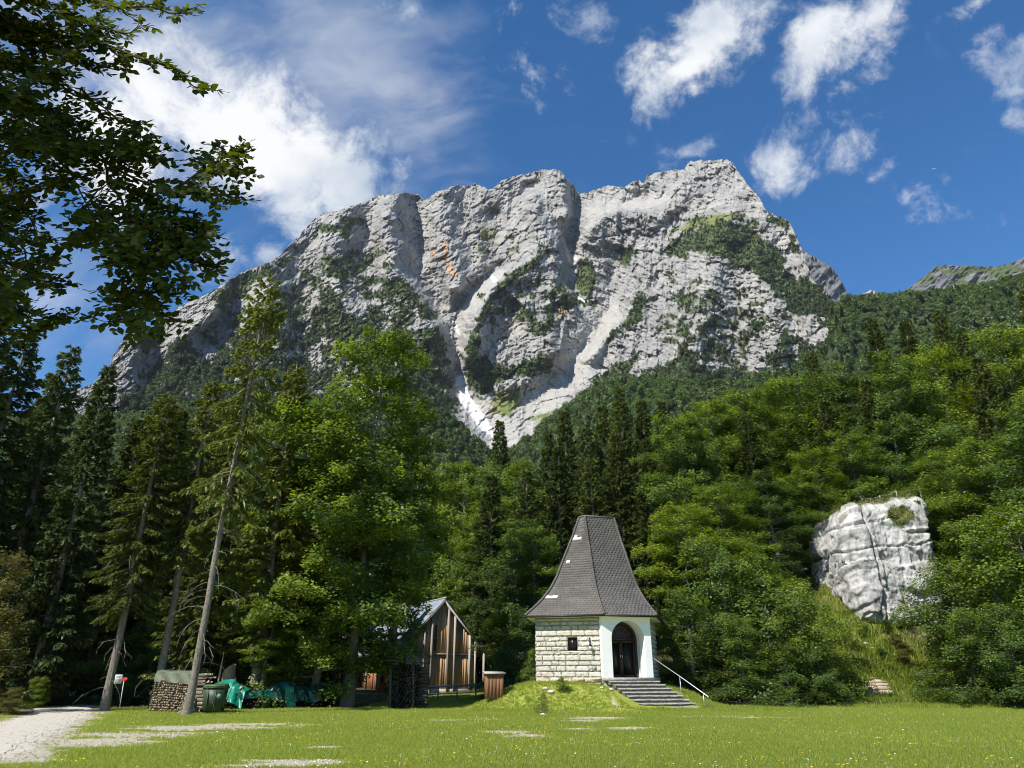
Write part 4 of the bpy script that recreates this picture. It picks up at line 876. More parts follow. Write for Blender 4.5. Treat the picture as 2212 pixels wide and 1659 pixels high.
    for s in (-1, 1): mb.box(onL(wc + s * (ww / 2 - .02), zc, -.07), (.04, .05, wh), ML); mb.box(onL(wc, zc + s * (wh / 2 - .02), -.07), (ww - .081, .05, .04), ML)
    part('frame', mb, DOORWOOD, W)
    mb = MB(); mb.box(onL(wc, zc - .1, -.05), (ww - .09, .02, .018), ML); mb.box(onL(wc, zc, -.052), (.018, .022, wh - .09), ML); part('grille', mb, IRON, W)
    mb = MB(); mb.box(onL(wc, win[2] - .03, .0), (ww + .06, .10, .06), ML); part('sill', mb, STONE, W)
    mb = MB()
    for (s0, s1, q0, q1) in ((0, win[0], .3, Z1 - .02), (win[1], 3.6, .3, Z1 - .02), (win[0], win[1], .3, win[2]), (win[0], win[1], win[3], Z1 - .02)): mb.box(onL((s0 + s1) / 2, (q0 + q1) / 2, -.01), (s1 - s0, .04, q1 - q0), ML)
    part('mortar_bed', mb, MORTAR, root)
    # wall lantern and plaque
    mb = MB(); lp = onL(2.93, 3.02, .0)
    mb.tube([onL(2.90, 3.42, .05), onL(2.905, 3.25, .09), onL(2.91, 3.12, .12)], [.012, .018, .012], 6); mb.box(onL(2.90, 3.2, .03), (.05, .04, .42), ML)
    mb.tube([onL(2.91, 3.1, .03), onL(2.93, 3.13, .2), onL(2.95, 3.08, .26)], .014, 6)
    LN = part('wall_lantern', mb, IRON, root)
    mb = MB(); mb.tube([onL(2.95, 3.08, .26), onL(2.95, 2.99, .26), onL(2.95, 2.97, .26)], [.03, .12, .10], 6); part('lantern_cap', mb, IRON, LN)
    mb = MB(); mb.tube([onL(2.95, 2.968, .26), onL(2.95, 2.80, .26)], [.085, .06], 6); part('lantern_glass', mb, surf('milky_lantern_glass', (.55, .54, .48), (.62, .6, .55), 5, .3), LN)
    mb = MB(); mb.box(onL(3.07, 1.93, .055), (.26, .02, .17), ML); part('plaque', mb, surf('grey_bronze_plaque', (.20, .19, .16), (.28, .26, .22), 8, .6), root)
    # white porch with an arched opening
    dU = CH_U; nU = np.array([dU[1], -dU[0]]); PR = .16; PW = 2.6; DEPTH = 1.02
    def onU(u, z, out=PR): q = CH_A + dU * u + nU * out; return np.array([q[0], q[1], z])
    u0, u1 = .36, 2.26; ra = (u1 - u0) / 2; uc = (u0 + u1) / 2; zs = Z0 + 1.88; th = np.linspace(math.pi, 0, 21)
    arch = [(uc + ra * math.cos(t), zs + ra * .97 * math.sin(t)) for t in th]
    mb = MB(); ul, ur = -.20, PW + .04
    mb.add([onU(ul, Z0), onU(u0, Z0), onU(u0, zs), onU(u0, Z1), onU(ul, Z1)], [(0, 1, 2, 3, 4)])
    mb.add([onU(u1, Z0), onU(ur, Z0), onU(ur, Z1), onU(u1, Z1), onU(u1, zs)], [(0, 1, 2, 3, 4)])
    for (a, b) in zip(arch[:-1], arch[1:]): mb.add([onU(*a), onU(*b), onU(b[0], Z1), onU(a[0], Z1)], [(0, 1, 2, 3)])
    ring = [(u0, Z0)] + arch + [(u1, Z0)]
    for (a, b) in zip(ring[:-1], ring[1:]): mb.add([onU(*a), onU(*b), onU(b[0], b[1], PR - DEPTH), onU(a[0], a[1], PR - DEPTH)], [(3, 2, 1, 0)])
    for uu, sg in ((ul, 1), (ur, -1)):
        q = [onU(uu, Z0), onU(uu, Z1), onU(uu, Z1, -.45), onU(uu, Z0, -.45)]; mb.add(q, [(0, 1, 2, 3) if sg > 0 else (3, 2, 1, 0)])
    mb.add([onU(ul, Z0, -.45), onU(ul, Z1, -.45), onU(u0, Z1, PR - DEPTH), onU(u0, Z0, PR - DEPTH)], [(0, 1, 2, 3)])
    part('porch', mb, WHITE, root)
    mb = MB(); q = onL(3.65 - .09, (Z1 + .9) / 2 + .15, .03); mb.box(q, (.20, .10, Z1 - 1.2), ML); part('white_quoin', mb, WHITE, root)
    mb = MB(); MU = Matrix.Rotation(math.atan2(dU[1], dU[0]), 3, 'Z')
    mb.box(onU(PW / 2 - .08, Z0 - .075, PR - .42), (PW + .22, 1.1, .15), MU); mb.box(onU(PW / 2 - .05, .75, PR - .5), (PW + .10, .9, 1.19), MU); part('threshold_slab', mb, STEPSTONE, root)
    # door with fanlight, set back in the porch
    dz = PR - DEPTH + .02
    def prof(inset, out, z_low, thick, mat, name, parent):
        r2 = ra - inset; pts = [(uc - r2, z_low)] + [(uc + r2 * math.cos(t), zs + r2 * .97 * math.sin(t)) for t in th] + [(uc + r2, z_low)]
        r3 = r2 - thick; pin = [(uc - r3, z_low)] + [(uc + r3 * math.cos(t), zs + r3 * .97 * math.sin(t)) for t in th] + [(uc + r3, z_low)]
        mb = MB()
        for (a, b, c, d) in zip(pts[:-1], pts[1:], pin[1:], pin[:-1]):
            mb.add([onU(*a, out), onU(*b, out), onU(*c, out), onU(*d, out), onU(*c, out - .07), onU(*d, out - .07)], [(0, 1, 2, 3), (3, 2, 4, 5)])
        return part(name, mb, mat, parent)
    D = prof(0.0, dz + .06, Z0, .11, DOORWOOD, 'door_frame', root)
    mb = MB(); mb.box(onU(uc, zs + .02, dz + .04), (2 * ra - .2, .06, .10), MU); part('transom', mb, DOORWOOD, D)
    F = MB(); fz = zs + .08
    for t in np.linspace(0, math.pi, 7)[1:-1]:
        a = onU(uc + .28 * math.cos(t), fz + .28 * math.sin(t), dz + .02); b = onU(uc + (ra - .1) * math.cos(t), zs + (ra - .1) * .97 * math.sin(t), dz + .02); F.tube([a, b], .018, 4)
    F.tube([onU(uc + .28 * math.cos(t), fz + .28 * math.sin(t), dz + .02) for t in np.linspace(0, math.pi, 11)], .018, 4)
    F.tube([onU(uc + .58 * math.cos(t), fz + .56 * math.sin(t), dz + .02) for t in np.linspace(0, math.pi, 13)], .012, 4); part('fanlight_bars', F, surf('faded_red_bars', (.10, .055, .045), (.16, .10, .085), 8, .7), D)
    G = MB(); G.add([onU(uc + (ra - .1) * math.cos(t), zs + .06 + (ra - .12) * .97 * math.sin(t), dz - .01) for t in th[::-1]], [tuple(range(21))]); part('fanlight_pane', G, GLASSD, D)
    hgt = zs - Z0 - .04
    for s in (-1, 1):                                    # two door leaves: open one folded inwards, one closed grille
        lw = ra - .12; ucl = uc + s * lw / 2; mb = MB()
        mb.box(onU(ucl - lw / 2 + .05, Z0 + hgt / 2, dz), (.09, .045, hgt), MU); mb.box(onU(ucl + lw / 2 - .05, Z0 + hgt / 2, dz), (.09, .045, hgt), MU)
        for zz in (Z0 + .06, Z0 + hgt - .06): mb.box(onU(ucl, zz, dz), (lw - .19, .045, .11), MU)
        L_ = part('door_leaf', mb, DOORWOOD, root)
        mb = MB(); mb.box(onU(ucl, Z0 + hgt / 2, dz - .01), (lw - .19, .012, hgt - .24), MU); part('pane', mb, GLASSD, L_)
        mb = MB(); mb.box(onU(uc + s * .05, Z0 + 1.05, dz + .04), (.03, .05, .14), MU); part('handle', mb, GALV, L_)
    # ---------------- roof
    OV = .52
    def offset(poly, o):
        out = []; m = len(poly)
        for i in range(m):
            a, b, c = poly[i - 1], poly[i], poly[(i + 1) % m]
            d1 = (b - a) / np.linalg.norm(b - a); d2 = (c - b) / np.linalg.norm(c - b); n1 = np.array([d1[1], -d1[0]]); n2 = np.array([d2[1], -d2[0]])
            k = (n1 + n2) / (1 + n1 @ n2); out.append(b + k * o)
        return out
    eave = offset(PLAN, OV); ZE = 4.52; ZT = 10.25
    T1 = at(1263, 1109, 41.7)[:2]; rd = np.array([math.cos(R_(20)), math.sin(R_(20))]); T2 = T1 + rd * 1.92
    nb_ = np.array([-rd[1], rd[0]])
    top = [T1 + nb_ * .45 - rd * .14, T1, T2, T2 + nb_ * .62 + rd * .1, T1 + nb_ * .75]         # one top corner for every eave corner
    prof_h = np.array([0, .079, .158, .263, .38, .54, .763, 1.0]); prof_f = np.array([1, .84, .70, .557, .443, .329, .157, 0])
    def rp(i, h):
        f = np.interp(h, prof_h, prof_f); q = top[i] + (eave[i] - top[i]) * f; return np.array([q[0], q[1], ZE + (ZT - ZE) * h])
    roof = None
    hs = np.linspace(0, 1, 25); mb = MB()
    for i in range(5):
        j = (i + 1) % 5
        for a, b in zip(hs[:-1], hs[1:]): mb.add([rp(i, a), rp(j, a), rp(j, b), rp(i, b)], [(0, 1, 2, 3)])
    mb.add([rp(i, 1.0) for i in range(5)], [(0, 1, 2, 3, 4)])
    mb.add([P3(e, ZE - .10) for e in eave], [(4, 3, 2, 1, 0)])
    for i in range(5): j = (i + 1) % 5; mb.add([P3(eave[i], ZE - .10), P3(eave[j], ZE - .10), P3(eave[j], ZE), P3(eave[i], ZE)], [(0, 1, 2, 3)])
    roof = part('roof', mb, SLATE, root)
    # soffit boards painted white under the eaves
    mb = MB(); so = offset(PLAN, OV - .05)
    for i in range(5): j = (i + 1) % 5; mb.add([P3(so[i], ZE - .104), P3(so[j], ZE - .104), P3(inn[j], ZE - .104), P3(inn[i], ZE - .104)], [(3, 2, 1, 0)])
    part('soffit', mb, WHITE, roof)
    # shingle courses
    sh = MB(); whites = []; g = np.random.default_rng(77)
    spots = [((1240, 1136), 7, 1.8), ((1244, 1162), 4.5, 5.5), ((1224, 1212), 8, 1.8), ((1190, 1288), 17, 1.7), ((1245, 1163), 10, 1.8)]
    dens = np.linspace(0, 1, 2001)
    for i in range(5):
        j = (i + 1) % 5
        mid = np.array([(rp(i, h) + rp(j, h)) / 2 for h in dens]); arc = np.concatenate([[0], np.cumsum(np.linalg.norm(np.diff(mid, axis=0), axis=1))])
        nrow = int(arc[-1] / .145); hrow = np.interp(np.linspace(0, arc[-1], nrow + 1), arc, dens)
        for r in range(nrow):
            a0, a1 = rp(i, hrow[r]), rp(j, hrow[r]); b0, b1 = rp(i, min(1, hrow[r + 1] + .004)), rp(j, min(1, hrow[r + 1] + .004))
            W_ = np.linalg.norm(a1 - a0); k = max(1, int(round(W_ / .215))); 
            nrm = np.cross(a1 - a0, b0 - a0); nrm /= np.linalg.norm(nrm) + 1e-9
            edges = (np.arange(k + 1) + (.5 if r % 2 else 0)) / k; edges = np.unique(np.clip(np.concatenate([[0], edges]), 0, 1))
            for s, e in zip(edges[:-1], edges[1:]):
                gp = .0022 / max(W_, .1); s2, e2 = s + gp, e - gp
                if e2 - s2 < .01: continue
                lift = .008 + g.normal(0, .0015); A = a0 + (a1 - a0) * s2; B_ = a0 + (a1 - a0) * e2; Cc = b0 + (b1 - b0) * e2; Dd = b0 + (b1 - b0) * s2
                v = [A + nrm * .001, B_ + nrm * .001, A + nrm * lift, B_ + nrm * lift, Cc + nrm * .004, Dd + nrm * .004]
                f = [(0, 1, 3, 2), (2, 3, 4, 5), (0, 2, 5), (1, 4, 3)]
                pc = proj(np.array([(A + Cc) / 2]))
                hit = i == 0 and any(abs(pc[0][0] - sx) < wx and abs(pc[1][0] - sy) < wy and g.random() < .85 for (sx, sy), wx, wy in spots)
                if hit: whites.append((v, f))
                else: sh.add(v, f, float(np.clip(.5 + g.normal(0, .17) + .25 * (fbm(np.array(s * 5 + i * 9), np.array(r * .12), 3, 3) - .5), 0, 1)))
    part('shingles', sh, SLATE, roof, kind='stuff', label='courses of brown grey shingles')
    for v, f in whites:
        mb = MB(); mb.add(np.array(v) + [0, -.003, .002], f); part('shingle', mb, SLATE_W, roof, label='bleached white replacement shingle')
    caps = MB()
    for i in range(5):
        hh = np.linspace(0, 1, 46)
        for a, b in zip(hh[:-1], hh[1:]):
            p, q = rp(i, a), rp(i, min(1, b + .006)); c = (top[i] - eave[i]); o = np.array([eave[i][0] - cen[0], eave[i][1] - cen[1], 0]); o /= np.linalg.norm(o)
            caps.tube([p + o * .025 + [0, 0, .035], q + o * .012 + [0, 0, .018]], [.075, .062], 6, True, float(np.clip(.5 + rng.normal(0, .2), 0, 1)))
    part('hip_caps', caps, SLATE, roof, kind='stuff', label='overlapping caps along the roof hips')
    mb = MB(); m_ = [rp(i, 1.0) + [0, 0, .03] for i in range(5)]
    for a, b in ((0, 1), (1, 2), (2, 3)): mb.tube([m_[a], m_[b]], .06, 6)
    part('ridge_capping', mb, SLATE, roof)
    for i in (0, 1, 2, 4):                                   # gutters along the eaves
        j = (i + 1) % 5; e2 = offset(PLAN, OV + .05); mb = MB()
        a, b = P3(e2[i], ZE - .05), P3(e2[j], ZE - .05); mb.tube([a, b], .055, 8); G_ = part('gutter', mb, DARKMETAL, roof)
        mb = MB()
        for s in np.linspace(.08, .92, 6): q = a + (b - a) * s; mb.tube([q + [0, 0, .03], q + [0, 0, -.07]], .012, 4)
        part('gutter_brackets', mb, DARKMETAL, G_)
    # ---------------- stone stair with handrail
    st = empty('stone_stair', (7.2, 37.5, gz(7.2, 37.0)), 'nine worn grey stone steps rising to the chapel door', 'stairs'); ns = 9
    rise = Z0 / ns
    for k in range(ns - 1):
        t = (ns - 2 - k) ; run = .33; y1 = PR + .12 + run * (t + 1); y0 = PR + .10 + run * t - .02
        wL, wR = -.06 + .03 * (t + 1), PW + .03 + .075 * (t + 1)
        z1 = rise * (k + 1); shift = .055 * (t + 1)
        a, b = onU(wL + shift, 0, y1), onU(wR + shift, 0, y1); c, d = onU(wR + shift - .02, 0, y0 - .3), onU(wL + shift + .0, 0, y0 - .3)
        g = np.random.default_rng(900 + k); m = 12; nz_ = lambda s_: g.normal(0, s_, m)
        mb = MB(); fr = np.linspace(0, 1, m); top_f = a[None] + (b - a)[None] * fr[:, None]; top_b = d[None] + (c - d)[None] * fr[:, None]
        tf = top_f + np.column_stack([nz_(.006), nz_(.010), z1 + nz_(.006)]); tb = top_b + np.column_stack([nz_(.004), nz_(.004), np.full(m, z1 + .004)])
        mf = tf - [0, 0, .055] + np.column_stack([nz_(.003), nz_(.004), nz_(.004)]); i_ = np.arange(m - 1)
        mb.arr(np.vstack([tf, tb, mf]), np.vstack([np.stack([i_, i_ + 1, m + i_ + 1, m + i_], -1), np.stack([2 * m + i_, 2 * m + i_ + 1, i_ + 1, i_], -1)]))
        mb.add([tf[0], tb[0], mf[0]], [(0, 1, 2)]); mb.add([tf[-1], tb[-1], mf[-1]], [(2, 1, 0)])
        S_ = part('step', mb, STEPSTONE, st)
        mb = MB(); inw = np.array([nU[0], nU[1], 0]) * -.035; rb = mf + inw; rl = rb.copy(); rl[:, 2] = z1 - rise - .25 if k == 0 else z1 - rise - .02; rl += np.column_stack([nz_(.005), nz_(.008), nz_(.0)])
        bk0 = tb[0].copy(); bk0[2] = rl[0][2]; bk1 = tb[-1].copy(); bk1[2] = rl[0][2]
        mb.arr(np.vstack([mf, rb, rl]), np.vstack([np.stack([m + i_, m + i_ + 1, i_ + 1, i_], -1), np.stack([2 * m + i_, 2 * m + i_ + 1, m + i_ + 1, m + i_], -1)]))
        mb.add([rb[0], tb[0], bk0, rl[0]], [(0, 1, 2, 3)]); mb.add([rb[-1], tb[-1], bk1, rl[-1]], [(3, 2, 1, 0)])
        part('riser', mb, RISER, S_)
    hr = empty('stair_handrail', onU(3.3, .3, 2.5), 'thin galvanised handrail beside the right edge of the chapel stair', 'handrail')
    rp0, rp1 = onU(PW + .10, Z0 + .92, PR + .05), onU(PW + 1.28, .62, PR + 3.05)
    mb = MB(); mb.tube([rp0, (rp0 + rp1) / 2 + [0, 0, .02], rp1, rp1 + [.03, -.04, -.06]], .024, 8); part('rail', mb, GALV, hr)
    for s in (.50, .92):
        q = rp0 + (rp1 - rp0) * s; f = q.copy(); f[2] = gz(q[0], q[1]) - .1 if s > .6 else gz(q[0], q[1]) - .1
        mb = MB(); mb.tube([q, f], .018, 6); part('post', mb, GALV, hr)

# ------------------------------------------------------------------ the timber lodge
LARCH = surf('larch_cladding', (.34, .205, .105), (.48, .31, .17), 2.0, .8, .25, 20, c3=(.42, .29, .175), stretch=(5, 5, .5), objrand=.5, spec=.2)
LARCH_R = surf('reddish_cladding', (.36, .16, .07), (.48, .24, .11), 2.0, .8, .2, 20, stretch=(5, 5, .5), objrand=.4, spec=.2)  # redder boards of the long side wall
GREYWOOD = surf('weathered_grey_timber', (.27, .245, .21), (.42, .39, .345), 3, .9, .3, 25, stretch=(5, 5, .5), objrand=.3, spec=.15)
ROOFMETAL = surf('blue_grey_sheet_metal', (.15, .18, .20), (.22, .25, .275), 1.2, .5, spec=.4, metal=.3, objrand=.3)
BROWNBOX = surf('reddish_brown_boards', (.16, .075, .035), (.23, .11, .055), 3, .8, .2, 20, stretch=(5, 5, .6), objrand=.3)
def make_lodge():
    ap = at(961, 1293, 59.0); u = np.array([.885, .465]); w = np.array([-.465, .885]); GW = 3.75; LEN = 26.0
    ce = ap[:2]; zb = gz(ce[0], ce[1]) - .1; zr = ap[2]; ze = 3.25; root = empty('timber_lodge', (ce[0], ce[1], zb), 'modern timber lodge with steep metal roof and tall gable posts', 'house')
    def pt(a, b, z): q = ce + u * a + w * b; return np.array([q[0], q[1], z])
    Mh = Matrix.Rotation(math.atan2(u[1], u[0]), 3, 'Z'); IN = .22; HW = GW - .95
    roofz = lambda a: zr - (zr - ze) * abs(a) / GW
    # gable boards, one by one, set back behind the posts
    a = -HW; i = 0; bw = .205
    while a < HW - .01:
        z_top = roofz(a + bw / 2) - .32
        for (z0, z1) in ((zb + .25, 3.1), (3.13, z_top)):
            if z1 - z0 < .2: continue
            mb = MB(); mb.box(pt(a + bw / 2, IN - .03 * (i % 2) * .5, (z0 + z1) / 2), (bw - .012, .04, z1 - z0), Mh); part('board', mb, LARCH, root)
        a += bw; i += 1
    mb = MB(); mb.box(pt(0, IN + .12, (zb + 3.4) / 2), (2 * HW, .1, 3.4 - zb), Mh)
    mb.add([pt(-HW, IN + .07, 3.2), pt(HW, IN + .07, 3.2), pt(HW, IN + .07, roofz(HW) - .3), pt(0, IN + .07, zr - .35), pt(-HW, IN + .07, roofz(HW) - .3)], [(0, 1, 2, 3, 4)]); part('gable_wall', mb, LARCH, root)
    mb = MB(); mb.box(pt(0, IN - .05, zb + .1), (2 * HW + .2, .3, .5), Mh); part('plinth', mb, surf('pale_concrete', (.42, .41, .38), (.52, .51, .48), 3, .9), root)
    # tall glazing slot beside the middle posts
    W_ = MB(); W_.box(pt(-.75, IN - .06, 4.3), (.5, .03, 1.9), Mh); Wn = part('window', W_, GLASSD, root)
    W2 = MB(); W2.box(pt(-.75, IN - .085, 4.3), (.04, .03, 1.9), Mh); W2.box(pt(-.75, IN - .085, 4.3), (.46, .028, .04), Mh); part('frame', W2, GREYWOOD, Wn)
    # side wall on the left: reddish boards between pillars
    b = IN + .2
    while b < LEN - 1:
        mb = MB(); mb.box(pt(-HW, b + .17, (zb + 3.0) / 2 + .1), (.05, .33, 3.0 - zb), Mh); part('side_board', mb, LARCH_R, root); b += .345
    for b in (6.2, 12.5, 18.5):
        mb = MB(); mb.box(pt(-HW - .04, b, 1.7), (.03, 1.0, 1.3), Mh); Wn = part('window', mb, GLASSD, root)
        mb = MB(); mb.box(pt(-HW - .06, b, 1.7), (.03, .05, 1.3), Mh); mb.box(pt(-HW - .06, b, 2.37), (.05, 1.1, .07), Mh); mb.box(pt(-HW - .06, b, 1.03), (.05, 1.1, .07), Mh); part('frame', mb, GREYWOOD, Wn)
    mb = MB(); mb.box(pt(HW, LEN / 2 + .6, 1.6), (.05, LEN - 3, 3.2), Mh); mb.box(pt(0, LEN - 1, 1.6), (2 * HW, .05, 3.2), Mh); part('rear_walls', mb, LARCH, root)
    # posts
    for a in (-2.9, -1.55, -.95, .42, .98, 2.3, 2.78, 3.55):
        z1 = roofz(a) - .14
        mb = MB(); mb.box(pt(a, .05, (zb + z1) / 2), (.15, .17, z1 - zb), Mh); part('post', mb, GREYWOOD, root)
    for b in np.arange(2.0, LEN, 3.1):
        for a in (-GW + .25, GW - .25):
            mb = MB(); mb.box(pt(a, b, (zb + ze) / 2), (.16, .16, ze - zb - .05), Mh); part('post', mb, GREYWOOD, root)
    mb = MB(); mb.box(pt(.0, .14, 3.12), (2 * HW, .08, .10), Mh); part('crossbeam', mb, GREYWOOD, root)
    # roof: standing-seam sheets on both slopes
    R = MB()
    for s in (-1, 1):
        c0, c1, c2, c3 = pt(s * (GW + .12), -.12, ze - .13), pt(0, -.12, zr), pt(0, LEN, zr), pt(s * (GW + .12), LEN, ze - .13)
        dn = np.array([0, 0, -.13]); q = [c0, c1, c2, c3]
        R.add(q + [p + dn for p in q], [(0, 1, 2, 3), (7, 6, 5, 4), (0, 4, 5, 1), (2, 6, 7, 3), (3, 7, 4, 0)] if s < 0 else [(3, 2, 1, 0), (4, 5, 6, 7), (1, 5, 4, 0), (3, 7, 6, 2), (0, 4, 7, 3)])
    rf = part('roof', R, GREYWOOD, root)
    n = 44; bs = np.linspace(-.14, LEN + .02, n + 1)
    for s in (-1, 1):
        for k in range(n):
            b0, b1 = bs[k] + .012, bs[k + 1] - .012; up = np.array([0, 0, .022]); e0 = lambda b, t: pt(s * (GW + .16) * t, b, zr + (ze - .14 - zr) * t)
            q = [e0(b0, 1), e0(b1, 1), e0(b1, 0), e0(b0, 0)]; v = [p + up for p in q] + [q[0] + up * 3, q[3] + up * 3, q[0] + up + (q[1] - q[0]) * .06, q[3] + up + (q[2] - q[3]) * .06]
            mb = MB(); f = [(0, 1, 2, 3), (0, 4, 5, 3), (4, 6, 7, 5)]
            mb.add(v, f if s > 0 else [x[::-1] for x in f]); part('roof_panel', mb, ROOFMETAL, rf)
    mb = MB(); mb.tube([pt(0, -.36, zr + .05), pt(0, LEN, zr + .05)], .07, 6); part('ridge_cap', mb, ROOFMETAL, rf)
    for s in (-1, 1): mb = MB(); mb.tube([pt(s * (GW + .2), -.35, ze - .2), pt(s * (GW + .2), LEN, ze - .2)], .06, 6); part('gutter', mb, ROOFMETAL, rf)
    for s in (-1, 1): mb = MB(); mb.tube([pt(s * (GW + .1), -.06, ze - .27), pt(0, -.06, zr - .2)], .09, 4); part('bargeboard', mb, GREYWOOD, rf)
    # red plank rack under the right eave
    rk = empty('red_board_stack', pt(3.1, 1.2, gz(*(ce + u * 3.1 + w * 1.2))), 'stack of reddish boards under the right eave of the lodge', 'boards')
    for k in range(9): mb = MB(); mb.box(pt(3.1, 1.2 + .02 * (k % 3), gz(*(ce + u * 3.1 + w * 1.2)) + .1 + k * .13), (.75, .5, .10), Mh); part('board', mb, surf('red_boards', (.36, .10, .05), (.46, .16, .08), 4, .8), rk)

# ------------------------------------------------------------------ firewood, tarpaulins, bin
BARKLOG = surf('log_bark', (.13, .105, .08), (.23, .19, .145), 6, .95, .6, 30, objrand=.4)
LOGEND = surf('sawn_log_end', (.25, .185, .115), (.40, .315, .21), 9, .9, .3, 50, objrand=.6, c3=(.50, .41, .29))
OLIVE = surf('olive_tarpaulin', (.085, .10, .065), (.125, .14, .095), 2, .6, .25, 9, spec=.35)
TEAL = surf('bright_green_tarpaulin', (.0, .11, .065), (.006, .19, .118), 2.2, .38, .35, 9, c3=(.03, .27, .185), spec=.5)
TEAL_D = surf('dark_green_tarpaulin', (.003, .030, .022), (.006, .058, .040), 1.8, .3, .5, 7, c3=(.010, .105, .070), spec=.6)
BINPL = surf('green_bin_plastic', (.022, .045, .022), (.032, .058, .030), 4, .5, spec=.4)
BINLID = surf('green_bin_lid', (.05, .095, .03), (.075, .13, .045), 4, .45, spec=.45)
def log_variants(n, seed, L=.34):
    out = []
    for k in range(n):
        g = np.random.default_rng(seed + k); m = [8, 5, 4, 7, 4, 6][k % 6]
        th = np.arange(m) / m * 6.283 + g.uniform(0, 6); r = g.uniform(.78, 1.15, m)
        ring = np.column_stack([np.cos(th) * r, np.zeros(m), np.sin(th) * r])
        v = np.vstack([ring + [0, -L / 2, 0], ring * .94 + [0, L / 2, 0]])
        mb = MB(); j = np.arange(m); mb.arr(v, np.stack([j, (j + 1) % m, m + (j + 1) % m, m + j], -1)); mb.f.append(np.array([j[::-1]])); mb.f.append(np.array([m + j])); me = mb.mesh('log')
        me.materials.append(BARKLOG); me.materials.append(LOGEND)
        mi = np.zeros(len(me.polygons), np.int32); mi[-2:] = 1; me.polygons.foreach_set('material_index', mi); out.append(me)
    return out
LOGS = log_variants(12, 700)
DARKLOG = surf('shade_dark_log', (.05, .042, .034), (.10, .085, .07), 6, .95, .6, 30, objrand=.5)  # darkened log colour standing in for the shade on the stacks
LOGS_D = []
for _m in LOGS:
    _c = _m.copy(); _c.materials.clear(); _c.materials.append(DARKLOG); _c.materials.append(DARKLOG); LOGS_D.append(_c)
def drape(name, mat, fx, nu, nv, label, loc, thick=.012, **kw):
    """cloth sheet: fx(u, v) -> world point; two-sided with a little thickness"""
    U, V = np.meshgrid(np.linspace(0, 1, nu), np.linspace(0, 1, nv)); P = fx(U, V)
    gu = np.gradient(P, axis=1); gv = np.gradient(P, axis=0); nr = unit(np.cross(gu, gv))
    mb = MB(); i = np.arange(nv - 1)[:, None] * nu; j = np.arange(nu - 1)[None]; q = np.stack([i + j, i + j + 1, i + nu + j + 1, i + nu + j], -1).reshape(-1, 4)
    A = P.reshape(-1, 3); B = (P - nr * thick).reshape(-1, 3); m = len(A); mb.arr(np.vstack([A, B]), np.vstack([q, q[:, ::-1] + m]))
    return solo(name, mb, mat, loc, True, label=label, **kw)
